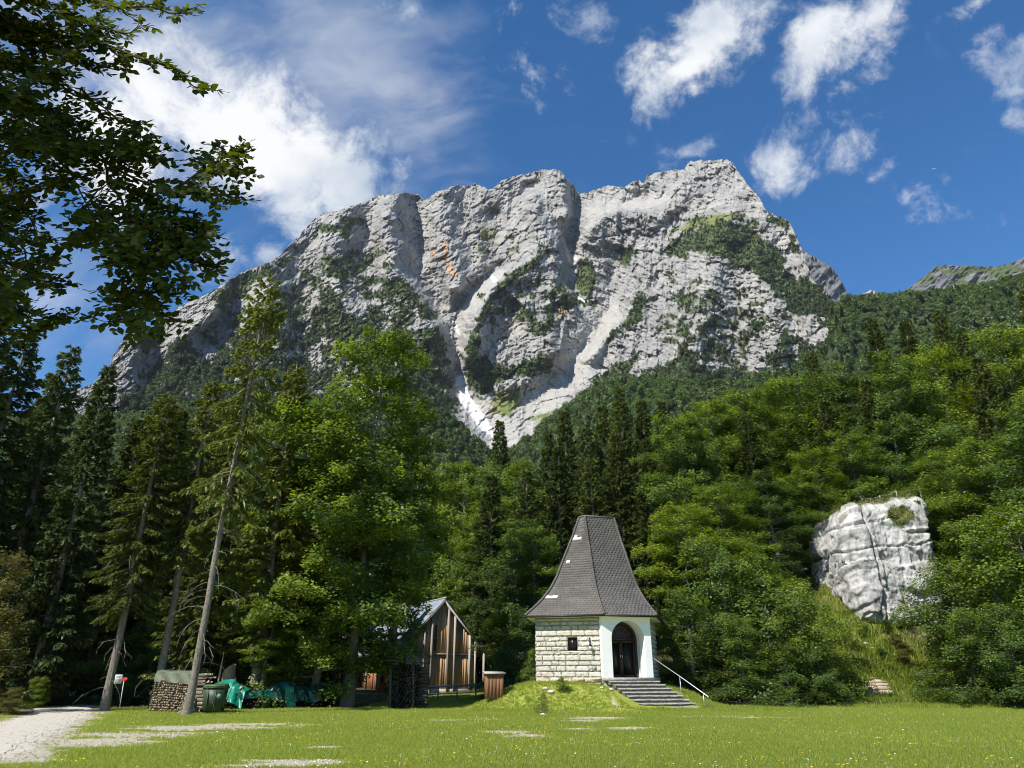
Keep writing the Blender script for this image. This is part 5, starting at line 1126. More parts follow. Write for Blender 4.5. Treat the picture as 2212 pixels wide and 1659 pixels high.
def make_woodyard():
    p = on_ground(382, 1541); bx, by = p[0], p[1]; z0 = gz(bx, by)
    a = on_ground(322, 1538); b = on_ground(412, 1540.5); d = (b - a)[:2]; W = np.linalg.norm(d); d /= W; n = np.array([d[1], -d[0]]); ang = math.atan2(d[1], d[0])
    root = empty('woodpile', (a[0], a[1], z0), 'tall stack of split firewood with pale ends showing, left of the tall spruce trunk', 'woodpile'); O = WO[root.name]
    g = np.random.default_rng(5); r = .062; rows = 13; top = 1.36; k = 0
    for i in range(rows):
        z = r + i * (top - r) / rows * 1.0 + .02; cols = int(W / (2.0 * r)) 
        for j in range(cols):
            x = (j + .5 + (.5 if i % 2 else 0)) * W / cols + g.normal(0, .012)
            if x > W - .05: continue
            zz = z + g.normal(0, .010) + .05 * math.sin(x * 2.1) * (i / rows); lean = .10 * (zz / top) * 0
            o = link('log', LOGS[g.integers(12)], parent=root); q = a[:2] + d * (x + .10 * zz) + n * (g.normal(0, .03) - .12)
            s = r * g.uniform(.72, 1.10); o.location = (q[0] - O[0], q[1] - O[1], zz); o.scale = (s * g.uniform(.8, 1.15), 1, s); o.rotation_euler = (g.normal(0, .04), g.uniform(0, 6.28), ang + g.normal(0, .06)); k += 1
    # criss-cross end of the stack (billets lying sideways) just behind the spruce trunk
    cr = empty('crossed_billet_stack', (*(a[:2] + d * (W + .25) - n * .3), z0), 'criss-cross end of the woodpile behind the spruce trunk', 'woodpile'); O2 = WO[cr.name]
    for i in range(11):
        for j in range(3):
            o = link('billet', LOGS[g.integers(12)], parent=cr); q = a[:2] + d * (W + .28 + g.normal(0, .05)) - n * (.05 + .22 * j)
            o.location = (q[0] - O2[0], q[1] - O2[1], .09 + i * .148 + g.normal(0, .012)); o.scale = (.07 * g.uniform(.8, 1.2), 1.9 * g.uniform(.8, 1.2), .078); o.rotation_euler = (g.normal(0, .03), g.uniform(0, 6), ang + (1.57 if i % 2 else 1.5) + g.normal(0, .09))
    # backing pile (second rank of firewood) so the tarp has something to lie on
    back = empty('second_firewood_rank', (*(a[:2] + d * W / 2 - n * .55), z0), 'rear rank of firewood under the olive tarpaulin', 'woodpile'); O3 = WO[back.name]
    for i in range(9):
        for j in range(7):
            o = link('log', LOGS[g.integers(12)], parent=back); q = a[:2] + d * (.12 + (j + (.5 if i % 2 else 0)) * W / 9.2) - n * .62
            o.location = (q[0] - O3[0], q[1] - O3[1], .10 + i * .175); o.scale = (.11, 1.3, .10); o.rotation_euler = (0, g.uniform(0, 6), ang)
    # olive tarpaulin folded over the top
    def olive(U, V):
        x = -.10 + U * (W * .92 + .1); s = V
        yb = np.where(s < .45, .0, 0.0)
        out = np.interp(s, [0, .42, .55, 1], [.10, .06, -.15, -.85]); z = np.interp(s, [0, .42, .55, 1], [1.30, 1.74, 1.80, 1.72])
        fold = .05 * np.sin(U * 17 + V * 9) * (1 - s) + .04 * (fbm(U * 7, V * 4, 3, 5) - .5)
        z = z + .06 * (fbm(U * 4, V * 3, 3, 8) - .5) - .14 * U ** 2 * (s < .5) - .05 * np.sin(U * 3.1)
        out = out + fold
        X = a[0] + d[0] * (x + .14 * z) + n[0] * out; Y = a[1] + d[1] * (x + .14 * z) + n[1] * out
        return np.stack([X, Y, z0 + z], -1)
    tag(drape('olive_tarpaulin', OLIVE, olive, 60, 40, 'olive tarpaulin folded over the top of the woodpile', (a[0], a[1], z0 + 1.4)), cat='tarpaulin')
    # mossy stump at the foot of the spruce
    s0 = on_ground(404, 1541); g = np.random.default_rng(9); mb = MB(); m = 16; th = np.arange(m) / m * 6.283
    prof = [(-.2, .52), (.02, .46), (.15, .33), (.4, .27), (.62, .255)]
    fl = 1 + .22 * np.maximum(0, np.sin(th * 3 + 1)) 
    V = np.array([[(s0[0] + math.cos(t) * r_ * (1 + (f - 1) * (1 if z < .2 else .3)), s0[1] + .1 + math.sin(t) * r_ * (1 + (f - 1) * (1 if z < .2 else .3)), z0 + z + (.05 * math.sin(t * 2) if z > .5 else 0)) for t, f in zip(th, fl)] for z, r_ in prof])
    i = np.arange(len(prof) - 1)[:, None] * m; j = np.arange(m)[None]; k2 = (j + 1) % m
    mb.arr(V.reshape(-1, 3), np.stack([i + j, i + k2, i + m + k2, i + m + j], -1).reshape(-1, 4))
    st = empty('tree_stump', (s0[0], s0[1] + .1, z0), 'grey mossy stump in front of the tall spruce trunk', 'stump'); part('stump_bark', mb, BARK_PALE, st, True)
    mb = MB(); mb.add(V[-1] + [0, 0, .002], [tuple(range(m))]); part('sawn_top', mb, LOGEND, st)
    mb = MB()
    for q in range(70):
        t = g.uniform(-1.2, .6); zz = g.uniform(.0, .5); rr = .47 - .4 * zz; c = np.array([s0[0] + rr * math.sin(t) + .1, s0[1] + .1 - rr * math.cos(t), z0 + zz])
        mb.arr(*diamonds(c + g.normal(0, .02, (5, 3)), g.normal(0, .035, (5, 3)), g.normal(0, .03, (5, 3)), g.random(5)))
    part('moss', mb, leaf_mat('yellow_moss', (.13, .10, .01), (.24, .20, .02), (.34, .26, .03), .1, .1), st, kind='stuff')
    # wheeled bin
    bp = on_ground(459, 1541); z = gz(bp[0], bp[1]); bn = empty('wheeled_bin', (bp[0], bp[1], z), 'dark green wheeled refuse bin right of the tall spruce trunk', 'bin'); Mb = Matrix.Rotation(R_(8), 3, 'Z')
    q = lambda x, y, zz: np.array([bp[0], bp[1], z]) + np.array(Mb @ Vector((x, y, zz)))
    mb = MB(); h0, h1 = .12, 1.03; lo, hi = .36, .46
    v = [q(-lo, -.30, h0), q(lo, -.30, h0), q(lo, .3, h0), q(-lo, .3, h0), q(-hi, -.38, h1), q(hi, -.38, h1), q(hi, .42, h1), q(-hi, .42, h1)]
    mb.add(v, [(3, 2, 1, 0), (0, 1, 5, 4), (1, 2, 6, 5), (2, 3, 7, 6), (3, 0, 4, 7), (4, 5, 6, 7)]); bd = part('body', mb, BINPL, bn)
    mb = MB(); mb.box(q(0, .02, 1.05), (.98, .86, .06), Mb); part('rim', mb, BINPL, bd)
    for s in (-.22, .1): mb = MB(); mb.box(q(s, -.36, .55), (.03, .03, .8), Mb); part('rib', mb, BINPL, bd)
    mb = MB(); v = [q(-.48, -.42, 1.085), q(.48, -.42, 1.085), q(.48, .43, 1.085), q(-.48, .43, 1.085), q(-.42, -.36, 1.16), q(.42, -.36, 1.16), q(.42, .38, 1.19), q(-.42, .38, 1.19)]; mb.add(v, [(3, 2, 1, 0), (0, 1, 5, 4), (1, 2, 6, 5), (2, 3, 7, 6), (3, 0, 4, 7), (4, 5, 6, 7)]); lid = part('lid', mb, BINLID, bn)
    mb = MB(); mb.tube([q(-.4, .5, 1.1), q(.4, .5, 1.1)], .02, 6); part('handle', mb, BINPL, lid)
    for s in (-1, 1): mb = MB(); mb.tube([q(s * .33, .26, .11), q(s * .39, .26, .11)], .11, 12); part('wheel', mb, IRON, bn)
    mb = MB(); mb.tube([q(.25, -.345, .70), q(.25, -.36, .70)], .10, 12); part('sticker', mb, surf('faded_bin_sticker', (.10, .20, .09), (.16, .26, .12), 8, .6), bn, label='pale round sticker')
    # heap under bright tarp behind the bin
    hp = on_ground(478, 1533); z = gz(hp[0], hp[1])
    hb = empty('firewood_heap', (hp[0], hp[1] + .6, z), 'firewood heap hidden under the bright green tarpaulin behind the bin', 'woodpile'); O4 = WO[hb.name]
    for i in range(5):
        for j in range(8):
            o = link('log', LOGS[rng.integers(12)], parent=hb); o.location = (-.75 + j * .21, 0, .11 + i * .21); o.scale = (.11, 2.2, .11); o.rotation_euler = (0, j, .1)
    def teal(U, V):
        th = (U - .5) * 2; x = th * 1.05; s = V
        yy = np.interp(s, [0, .4, 1], [-.95, -.42, .6]); zz = np.interp(s, [0, .4, .7, 1], [.55, 1.22, 1.36, 1.1]) - .32 * np.abs(th) ** 2.2 - .12 * (th > .3)
        zz = zz + .16 * (fbm(U * 5, V * 4, 4, 15) - .5) - .35 * (fbm(U * 4, V * .5 + 3, 2, 25) - .35) * (1 - s) * (s < .4) ; yy = yy + .10 * np.sin(U * 22 + V * 4) * (1 - s) + .14 * (fbm(U * 6, V * 5, 3, 16) - .5)
        return np.stack([hp[0] + x + .05 * (fbm(U * 5, V * 5, 2, 4) - .5), hp[1] + .6 + yy, z + np.maximum(zz, .05)], -1)
    tag(drape('green_tarpaulin', TEAL, teal, 70, 50, 'crumpled bright green tarpaulin just behind the bin', (hp[0], hp[1], z + 1)), cat='tarpaulin')
    # long dark green heap to the right
    A = on_ground(508, 1533); B = on_ground(705, 1527); L = np.linalg.norm((B - A)[:2]); dd = (B - A)[:2] / L; nn = np.array([dd[1], -dd[0]]); zA = gz(A[0], A[1])
    lw = empty('low_firewood_rank', (*A[:2], zA), 'low dark rank of firewood under the long green tarpaulin', 'woodpile'); O5 = WO[lw.name]
    for i in range(5):
        for j in range(int(L / .155)):
            if .155 * j > L * .72 and i > 3: continue
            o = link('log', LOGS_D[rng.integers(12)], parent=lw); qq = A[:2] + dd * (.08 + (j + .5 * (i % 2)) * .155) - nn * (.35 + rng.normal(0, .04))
            o.location = (qq[0] - O5[0], qq[1] - O5[1], .08 + i * .148); o.scale = (.075, 1.8, .075); o.rotation_euler = (0, rng.uniform(0, 6), math.atan2(dd[1], dd[0]) + rng.normal(0, .05))
    TR = [0, .08, .2, .3, .42, .52, .62, .75, .88, 1.0]; TZ = [.78, .86, .80, .88, 1.22, 1.28, 1.08, 1.0, 1.12, .9]; LO = [.55, .45, .5, .42, .40, .05, .3, .25, .35, .5]
    def dark(U, V):
        x = U * (L + .3) - .15; zt = np.interp(U, TR, TZ); lo = np.interp(U, TR, LO) + .22 * (fbm(U * 9, U * 0 + 2, 2, 31) - .5); s = V
        zz = np.where(s < .55, lo + (zt - lo) * np.sin(s / .55 * math.pi / 2), zt - (s - .55) * .6)
        out = np.interp(s, [0, .3, .55, 1], [.32, .16, -.1, -.95])
        f = (fbm(U * 16, V * 2.5, 4, 33) - .5); out = out + .34 * f * (1 - s * .6) + .12 * np.sin(U * 46 + V * 7) * (1 - s) * (.5 + f); zz = zz + .14 * (fbm(U * 14, V * 6, 4, 35) - .5)
        return np.stack([A[0] + dd[0] * x + nn[0] * out, A[1] + dd[1] * x + nn[1] * out, zA + np.maximum(zz, .02)], -1)
    tag(drape('long_green_tarpaulin', TEAL_D, dark, 160, 50, 'long shiny dark green tarpaulin over the low firewood, left of the beeches', (A[0], A[1], zA + .6)), cat='tarpaulin')
    def strip(U, V):
        x = L * (.50 + .10 * U - .03 * V); out = .40 + .05 * np.sin(V * 9) - .2 * V; zz = .02 + V * 1.0 + .0 * U
        return np.stack([A[0] + dd[0] * x + nn[0] * out, A[1] + dd[1] * x + nn[1] * out, zA + zz], -1)
    tag(drape('tarpaulin_strip', TEAL, strip, 6, 20, 'bright green strap of tarpaulin hanging down the dark green heap', (A[0], A[1], zA + .4)), cat='tarpaulin')
    # broken trunk with orange heartwood
    c = at(487, 1500, 40.0); z = gz(c[0], 40.0); mb = MB(); m = 14; th = np.arange(m) / m * 6.283; g = np.random.default_rng(3)
    ring = lambda zz, r_: np.column_stack([c[0] + np.cos(th) * r_ * (1 + .08 * np.sin(3 * th)), 40.0 + np.sin(th) * r_, np.full(m, z) + zz])
    zt = at(487, 1443, 40.0)[2] - z; tops = zt + .22 * np.cos(th) + g.uniform(-.1, .12, m)
    V = np.vstack([ring(-.3, .62), ring(.1, .5), ring(zt * .5, .36), ring(tops, .31)]); i = np.arange(3)[:, None] * m; j = np.arange(m)[None]; k2 = (j + 1) % m
    mb.arr(V, np.stack([i + j, i + k2, i + m + k2, i + m + j], -1).reshape(-1, 4)); sn = empty('broken_trunk', (c[0], 40.0, z), 'broken tree trunk with orange heartwood behind the tarpaulins', 'stump'); part('bark', mb, BARK_S, sn, True)
    ORW = surf('orange_heartwood', (.34, .16, .07), (.46, .26, .13), 5, .9, .5, 30, stretch=(4, 4, .6))
    mb = MB(); mb.arr(np.vstack([ring(tops - .02, .30), ring(zt - .3, .22), ring(zt - .32, .02)]), np.stack([np.arange(2)[:, None] * m + k2, np.arange(2)[:, None] * m + j, np.arange(2)[:, None] * m + m + j, np.arange(2)[:, None] * m + m + k2], -1).reshape(-1, 4)); part('heartwood', mb, ORW, sn)
    mb = MB(); k3 = slice(9, 13); mb.tube([(c[0] - .38, 39.75, z + .4), (c[0] - .36, 39.75, z + zt * .75), (c[0] - .30, 39.76, z + zt + .75)], [.09, .06, .02], 5); part('splinter', mb, LOGEND, sn)
    mb = MB(); q = V.reshape(4, m, 3); fr = [8, 9, 10, 11, 12]; vv = np.vstack([q[2][fr], q[3][fr] * .55 + q[2][fr] * .45, q[3][fr]]) + [.0, -.012, 0]; jj = np.arange(4); mb.arr(vv, np.vstack([np.stack([jj, jj + 1, 5 + jj + 1, 5 + jj], -1), np.stack([5 + jj, 5 + jj + 1, 10 + jj + 1, 10 + jj], -1)])); part('bare_wood', mb, ORW, sn)
    # dark covered log tower under the beeches
    c = on_ground(868, 1531); z = gz(c[0], c[1]); tw = empty('log_tower', (c[0], c[1], z), 'dark shaded tower of stacked logs with leaning boards under the beeches', 'woodpile'); O6 = WO[tw.name]
    for i in range(13):
        for j in range(8):
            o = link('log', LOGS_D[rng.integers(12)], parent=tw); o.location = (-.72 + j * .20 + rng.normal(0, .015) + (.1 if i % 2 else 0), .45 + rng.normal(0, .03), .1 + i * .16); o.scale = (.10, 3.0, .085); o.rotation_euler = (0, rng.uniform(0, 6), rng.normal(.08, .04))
    for i in range(12):
        o = link('billet', LOGS_D[rng.integers(12)], parent=tw); o.location = (.95, .3, .1 + i * .165); o.scale = (.09, 1.9, .08); o.rotation_euler = (0, rng.uniform(0, 6), 1.35 if i % 2 else 1.75)
    mb = MB(); mb.box(np.array([c[0] + .1, c[1] + .45, z + 2.24]), (2.1, 1.5, .05), Matrix.Rotation(.06, 3, 'Y')); part('cover_board', mb, DARKLOG, tw)
    for x, l_ in ((.62, 2.2), (-.55, 1.9)): mb = MB(); mb.tube([(c[0] + x, c[1] - .35, z), (c[0] + x - .12, c[1] - .12, z + l_)], .055, 4); part('leaning_board', mb, DARKLOG, tw)
    # shovel-like plank
    # wooden box by the fence
    c = on_ground(1066, 1512); z = gz(c[0], c[1]); bx = empty('wooden_box', (c[0], c[1], z), 'upright reddish brown wooden box with slanted lid beside the fence', 'box'); Mx = Matrix.Rotation(R_(12), 3, 'Z')
    q = lambda x, y, zz: np.array([c[0], c[1], z]) + np.array(Mx @ Vector((x, y, zz)))
    for k in range(5): mb = MB(); mb.box(q(-.36 + k * .18, -.33, .62), (.175, .03, 1.2), Mx); part('board', mb, BROWNBOX, bx)
    mb = MB(); mb.box(q(0, 0, .62), (.88, .62, 1.18), Mx); part('carcass', mb, BROWNBOX, bx)
    mb = MB(); mb.box(q(0, -.04, 1.27), (1.08, .86, .06), Mx @ Matrix.Rotation(R_(6), 3, 'X')); part('lid', mb, GREYWOOD, bx)
    # rail fence in front of the lodge
    fa, fb = at(905, 1500, 50.5), at(1148, 1500, 51.5); fx = lambda t: fa + (fb - fa) * t; fe = empty('rail_fence', (fa[0], fa[1], gz(fa[0], fa[1])), 'low grey wooden rail fence on the lawn before the lodge', 'fence')
    for t in np.linspace(0, 1, 7):
        q2 = fx(t); zz = gz(q2[0], q2[1]); mb = MB(); mb.box((q2[0], q2[1], zz + .38), (.09, .09, 1.0)); part('post', mb, GREYWOOD, fe)
    for hh, th_ in ((.84, .11), (.40, .05)):
        for t0, t1 in ((0, .333), (.333, .667), (.667, 1)):
            p0, p1 = fx(t0 + .002), fx(t1 - .002); p0[2] = gz(p0[0], p0[1]) + hh; p1[2] = gz(p1[0], p1[1]) + hh; mb = MB(); mb.tube([p0 + [0, -.07, 0], p1 + [0, -.07, 0]], th_ * .55, 4); part('rail', mb, GREYWOOD, fe)
    # red trail marker on a white pole, grey notice on the trunk behind
    c = on_ground(259, 1528); z = gz(c[0], c[1]); RED = surf('red_sign_enamel', (.62, .035, .03), (.70, .05, .04), 6, .45, spec=.4); WPOLE = surf('pale_metal_pole', (.55, .56, .55), (.66, .67, .66), 8, .5)
    sg = empty('trail_marker', (c[0], c[1], z), 'small red trail sign on a thin pale pole beside the road', 'sign'); tp = at(268, 1467, c[1])
    mb = MB(); mb.tube([(c[0], c[1], z - .2), (tp[0] + .01, c[1], tp[2])], .022, 6); part('pole', mb, WPOLE, sg)
    mb = MB(); mb.add([(tp[0] - .13, c[1] - .03, tp[2] - .09), (tp[0] + .12, c[1] - .03, tp[2] - .07), (tp[0] + .20, c[1] - .03, tp[2] + .02), (tp[0] + .12, c[1] - .03, tp[2] + .09), (tp[0] - .13, c[1] - .03, tp[2] + .07)], [(0, 1, 2, 3, 4)]); mb.add(np.array([(tp[0] - .13, c[1] - .015, tp[2] - .09), (tp[0] + .12, c[1] - .015, tp[2] - .07), (tp[0] + .20, c[1] - .015, tp[2] + .02), (tp[0] + .12, c[1] - .015, tp[2] + .09), (tp[0] - .13, c[1] - .015, tp[2] + .07)]), [(4, 3, 2, 1, 0)]); part('sign_board', mb, RED, sg)
    c = at(256, 1467, 36.3); nt = empty('notice_board', c, 'grey notice plate fixed to the pale spruce trunk behind the red marker', 'sign')
    mb = MB(); mb.box(c, (.34, .03, .40)); part('plate', mb, surf('grey_white_notice', (.42, .43, .44), (.50, .51, .52), 9, .6), nt)
    mb = MB()
    for k in range(5): mb.box(c + [(-.02 if k % 2 else .0), -.018, .13 - k * .065], (.24 - .05 * (k % 2), .006, .022))
    part('print_lines', mb, surf('grey_print', (.10, .10, .11), (.14, .14, .15), 9, .7), nt)

# ------------------------------------------------------------------ white boulder, rope fence, path
BOULDER = None
def boulder_material():
    m, n, l = new_mat('white_boulder_limestone'); tc = n.new('ShaderNodeTexCoord')
    def nz(s, d=8, r=.65, sc=(1, 1, 1)):
        mp = n.new('ShaderNodeMapping'); mp.inputs['Scale'].default_value = sc; l.new(tc.outputs['Object'], mp.inputs[0])
        k = n.new('ShaderNodeTexNoise'); k.inputs['Scale'].default_value = s; k.inputs['Detail'].default_value = d; k.inputs['Roughness'].default_value = r; l.new(mp.outputs[0], k.inputs['Vector']); return k.outputs['Fac']
    c = ramp(n, l, nz(.9, 10, .72), [(.3, (.27, .265, .26)), (.47, (.46, .445, .42)), (.65, (.62, .60, .56))])
    s = ramp(n, l, nz(1.6, 8, .7, (1, 1, .35)), [(.36, (.30, .31, .33)), (.52, (1, 1, 1))])
    x = n.new('ShaderNodeMix'); x.data_type = 'RGBA'; x.blend_type = 'MULTIPLY'; x.inputs[0].default_value = .7; l.new(c, x.inputs[6]); l.new(s, x.inputs[7])
    a = n.new('ShaderNodeAttribute'); a.attribute_name = 'moss'; y = n.new('ShaderNodeMix'); y.data_type = 'RGBA'; l.new(a.outputs['Fac'], y.inputs[0]); l.new(x.outputs[2], y.inputs[6]); y.inputs[7].default_value = (.11, .12, .035, 1)
    p = n.new('ShaderNodeBsdfPrincipled'); p.inputs['Roughness'].default_value = .95; p.inputs['Specular IOR Level'].default_value = .1; l.new(y.outputs[2], p.inputs['Base Color'])
    b = n.new('ShaderNodeBump'); b.inputs['Strength'].default_value = .8; b.inputs['Distance'].default_value = .12; l.new(nz(3.5, 9, .72), b.inputs['Height']); l.new(b.outputs[0], p.inputs['Normal'])
    o = n.new('ShaderNodeOutputMaterial'); l.new(p.outputs[0], o.inputs[0]); return m
def make_boulder():
    Y0 = 50.0; c = at(1882, 1224, Y0 + 3.4); rx, ry, rz = 3.2, 3.6, 4.3
    g1 = np.linspace(-1, 1, 95); A_, B_ = np.meshgrid(g1, g1); one = np.ones_like(A_); faces = []; m_ = len(g1)
    for q in ((A_, -one, B_), (A_[:, ::-1], one, B_), (one, A_, B_), (-one, A_[:, ::-1], B_), (A_, B_, one), (A_, B_[::-1], -one)):
        faces.append(np.stack(q, -1))
    C = np.stack(faces); nrm_ = (np.abs(C) ** 8).sum(-1, keepdims=True) ** (1 / 8); C = C / nrm_
    X, Y, Z = C[..., 0] * rx, C[..., 1] * ry, C[..., 2] * rz
    X = np.where(X < 0, X * (1 - .16 * sstep(-Z, 0.3, 4.2) - .16 * sstep(Z, 2, 4)), X) + .02 * Z; Z = Z + .14 * X * (Z > 0)
    d = unit(np.sign(C) * np.abs(C) ** 3); f = X + .8 * Y; h = Z + .45 * Y
    crack = lambda k, w: -np.exp(-(k / w) ** 2)
    rel = .45 * (fbm(f * .4 + 3, h * .4, 4, 201) - .5) + .26 * (fbm(f * 1.3, h * 1.3, 5, 202, .55, True) - .5) + .14 * (fbm(f * 4, h * 4, 3, 203, .6, True) - .5)
    for sx, sy, am, sd in ((2.2, 1.8, .42, 1), (.9, .75, .15, 21)):
        ub, vb = f / sx, h / sy; ib, jb = np.floor(ub), np.floor(vb); b1 = np.full(X.shape, 9.0); hv = np.zeros(X.shape)
        for i in (-1, 0, 1):
            for j in (-1, 0, 1):
                dx = ib + i + vhash(ib + i, jb + j, sd) - ub; dy = jb + j + vhash(ib + i, jb + j, sd + 1) - vb; dd = dx * dx + dy * dy; nb2 = dd < b1
                hv = np.where(nb2, vhash(ib + i, jb + j, sd + 2) + .9 * (vhash(ib + i, jb + j, sd + 3) - .5) * dx + .9 * (vhash(ib + i, jb + j, sd + 4) - .5) * dy, hv); b1 = np.where(nb2, dd, b1)
        rel += am * (hv - .5)
    wob = .35 * (fbm(f * .8, h * .8, 3, 204) - .5)
    rel += .42 * crack(X + 1.45 + wob + .04 * Z, .06) + .38 * crack(Z - 2.75 - .10 * X + wob, .06) * (X < 1) + .30 * crack(Z - .9 - .12 * X + wob * 1.4, .05) + .30 * crack(X + .2 + .35 * (Z + 2) + wob, .05) * (Z < 1.2) + .5 * crack(Z - 1.9 + wob, .10) * (X > .8) + .3 * crack(X - 1.9 + .3 * Z + wob, .08) * (Z < 0.5)
    P = np.stack([X, Y, Z], -1) + d * rel[..., None] + c
    moss = np.clip(sstep(d[..., 2], .66, .85) + sstep(-(np.hypot((X - .9) / 1.1, (Z - 2.9) / 1.0)) + 1 + .9 * (fbm(X * 1.3, Z * 1.3, 3, 210) - .5), .1, .4), 0, 1)
    mb = MB(); ii = np.arange(m_ - 1)[:, None] * m_; jj = np.arange(m_ - 1)[None]; q = np.stack([ii + jj, ii + jj + 1, ii + m_ + jj + 1, ii + m_ + jj], -1).reshape(-1, 4)
    for k in range(6): mb.arr(P[k].reshape(-1, 3), q)
    me = mb.mesh('boulder'); t_ = me.attributes.new('moss', 'FLOAT', 'POINT'); t_.data.foreach_set('value', moss.ravel().astype(np.float32)); b = empty('boulder', (c[0], c[1], c[2] - rz), 'huge white limestone boulder on the grassy slope', 'boulder')
    o = link('rock', me, boulder_material(), b); o.location = tuple(-np.array([c[0], c[1], c[2] - rz])); P = P.reshape(-1, 3); d = d.reshape(-1, 3); moss = moss.ravel()
    # grass tufts hanging over the edge
    g = np.random.default_rng(12); mb = MB(); sel = np.flatnonzero(moss > .5); sel = sel[g.integers(0, len(sel), 2600)]
    Q = P[sel]; dn = d[sel]; n = len(Q); A = unit(dn * .6 + g.normal(0, .5, (n, 3)) + [0, 0, -.2]) * g.uniform(.1, .24, n)[:, None]; B = unit(np.cross(A, g.normal(0, 1, (n, 3)))) * .03
    mb.arr(*diamonds(Q + A * .8, A, B, g.random(n))); part('grass_tufts', mb, leaf_mat('dry_ledge_grass', (.05, .06, .012), (.14, .14, .03), (.24, .20, .06), .3, .1), b, kind='stuff', label='grass tufts hanging over the rock edge')
    # rope fence along the top
    fe = empty('rope_fence', at(1880, 1085, 54.5), 'thin rope fence on slim posts above the white boulder', 'fence'); ps = [(1845, 1098), (1862, 1088), (1900, 1082), (1935, 1072), (1962, 1070), (1985, 1062)]
    tops = []
    for px, py in ps:
        t = at(px, py - 12, 55.0); mb = MB(); mb.tube([t, t - [0, 0, 1.6]], .035, 5); part('post', mb, GREYWOOD, fe); tops.append(t)
    for a, b2 in zip(tops[:-1], tops[1:]):
        for dz in (-.05, -.45):
            s = np.linspace(0, 1, 7); q = a[None] + (b2 - a)[None] * s[:, None]; q[:, 2] += dz - .10 * np.sin(s * math.pi); mb = MB(); mb.tube(q, .014, 4, False); part('rope', mb, GREYWOOD, fe)
    # log steps of the path
    ps = empty('path_steps', on_ground(1890, 1510), 'pale log steps of the footpath below the boulder', 'path steps'); WO[ps.name] = np.array(ps.location)
    g = np.random.default_rng(4)
    for px, py, w in ((1862, 1519, 1.5), (1898, 1492, 1.7), (1905, 1484, 1.6), (1890, 1478, 1.4), (1880, 1470, 1.3)):
        q = on_ground(px, py); mb = MB(); z = gz(q[0], q[1]); dx = g.normal(0, .05)
        mb.tube([(q[0] - w / 2, q[1] + dx, z + .05), (q[0], q[1], z + .06), (q[0] + w / 2, q[1] - dx, z + .05)], [.085, .09, .08], 7); part('log_step', mb, LOGEND, ps)
    for k, (px, py, s, lab) in enumerate([(1768, 1518, .22, 'white rock at the foot of the young beech beside the path'), (1870, 1395, .28, 'small pale rock in the grass under the boulder'), (1885, 1402, .2, 'tiny pale rock right of another under the boulder'), (1172, 1546, .16, 'pale rock at the foot of the small meadow shrub'), (1190, 1498, .25, 'pale stone at the left chapel corner'), (1320, 1492, .16, 'loose pale stone by the stair foot'), (2055, 1470, .3, 'white rock under the bush above the reddish shrub'), (2030, 1415, .35, 'white rock showing through the right thicket'), (1300, 1488, .14, 'loose stone at the chapel footing'), (1178, 1490, .2, 'second pale stone at the left chapel corner')]):
        q = on_ground(px, py); g = np.random.default_rng(60 + k); nu, nv = 14, 8; U, V = np.meshgrid(np.linspace(0, 2 * math.pi, nu), np.linspace(-math.pi / 2, math.pi / 2, nv)); d = np.stack([np.cos(U) * np.cos(V) * 1.4, np.sin(U) * np.cos(V), np.sin(V) * .7], -1)
        r = s * .5 * (1 + 1.1 * (np.floor(fbm(U * 1.6 + k, V * 2.0, 3, 70 + k) * 5) / 5 - .4) * np.cos(V)); r[:, -1] = r[:, 0]
        P = d * r[..., None] + [q[0], q[1], gz(q[0], q[1]) + s * .25]; mb = MB(); i = np.arange(nv - 1)[:, None] * nu; j = np.arange(nu - 1)[None]; mb.arr(P, np.stack([i + j, i + j + 1, i + nu + j + 1, i + nu + j], -1).reshape(-1, 4)); solo('rock', mb, STONE, (q[0], q[1], gz(q[0], q[1])), label=lab, cat='rock')
    # shrubs
    def shrub(px, py, Y, mat, H, lab, w=1.0, proto=None):
        q = on_ground(px, py) if Y is None else at(px, py, Y); plant('shrub', proto or PY[0], mat, BARK_B, q[0], q[1], H, 8, lab, 'shrub', wide=w)
    shrub(1172, 1542, None, BEECH, 1.0, 'small dark shrub alone in the meadow before the chapel', .9)
    shrub(2115, 1520, None, BEECH_RUST, 1.9, 'reddish brown rounded shrub at the right meadow edge', 1.5, PY[1])
    shrub(1215, 1494, None, BEECH, .8, 'low shrub at the left foot of the chapel wall', 1.4)
    shrub(275, 1524, None, BEECH, 1.3, 'small dense bush at the foot of the red trail marker', 1.1)
    shrub(305, 1520, None, BEECH, .9, 'bright low bush left of the woodpile', 1.5, PY[1])
    shrub(20, 1545, None, BEECH_RUST, 1.2, 'brownish shrub at the left road side', 1.6, PY[1])
    shrub(70, 1530, None, BEECH, 1.6, 'dark shrub at the wood edge left of the road', 1.5)
    shrub(1800, 1508, None, BEECH, 1.0, 'low bush left of the log steps', 1.4)
    shrub(2025, 1502, None, BEECH, 1.5, 'green bush right of the log steps', 1.4, PY[1])
    for k, (px, py, hh) in enumerate([(1862, 1440, .7), (1905, 1425, .8), (1940, 1400, 1.0), (1925, 1455, .7), (1870, 1370, .7), (1955, 1440, 1.1), (1915, 1365, .8), (1945, 1350, 1.0), (1850, 1410, .8)]):
        shrub(px, py, None, (BEECH, BEECH2, BEECH_RUST)[k % 3], hh, ['low weed clump beside the upper log step', 'leafy herb clump in the middle of the grassy gap', 'taller herb clump right under the boulder', 'rusty herb clump right of the log steps', 'green weed clump at the left foot of the boulder', 'dark herb clump at the thicket edge right of the gap', 'brownish herb clump halfway up the grassy gap', 'herb clump tight under the boulder right side', 'small weed clump at the left edge of the gap'][k], 1.9, PY[k % 2])
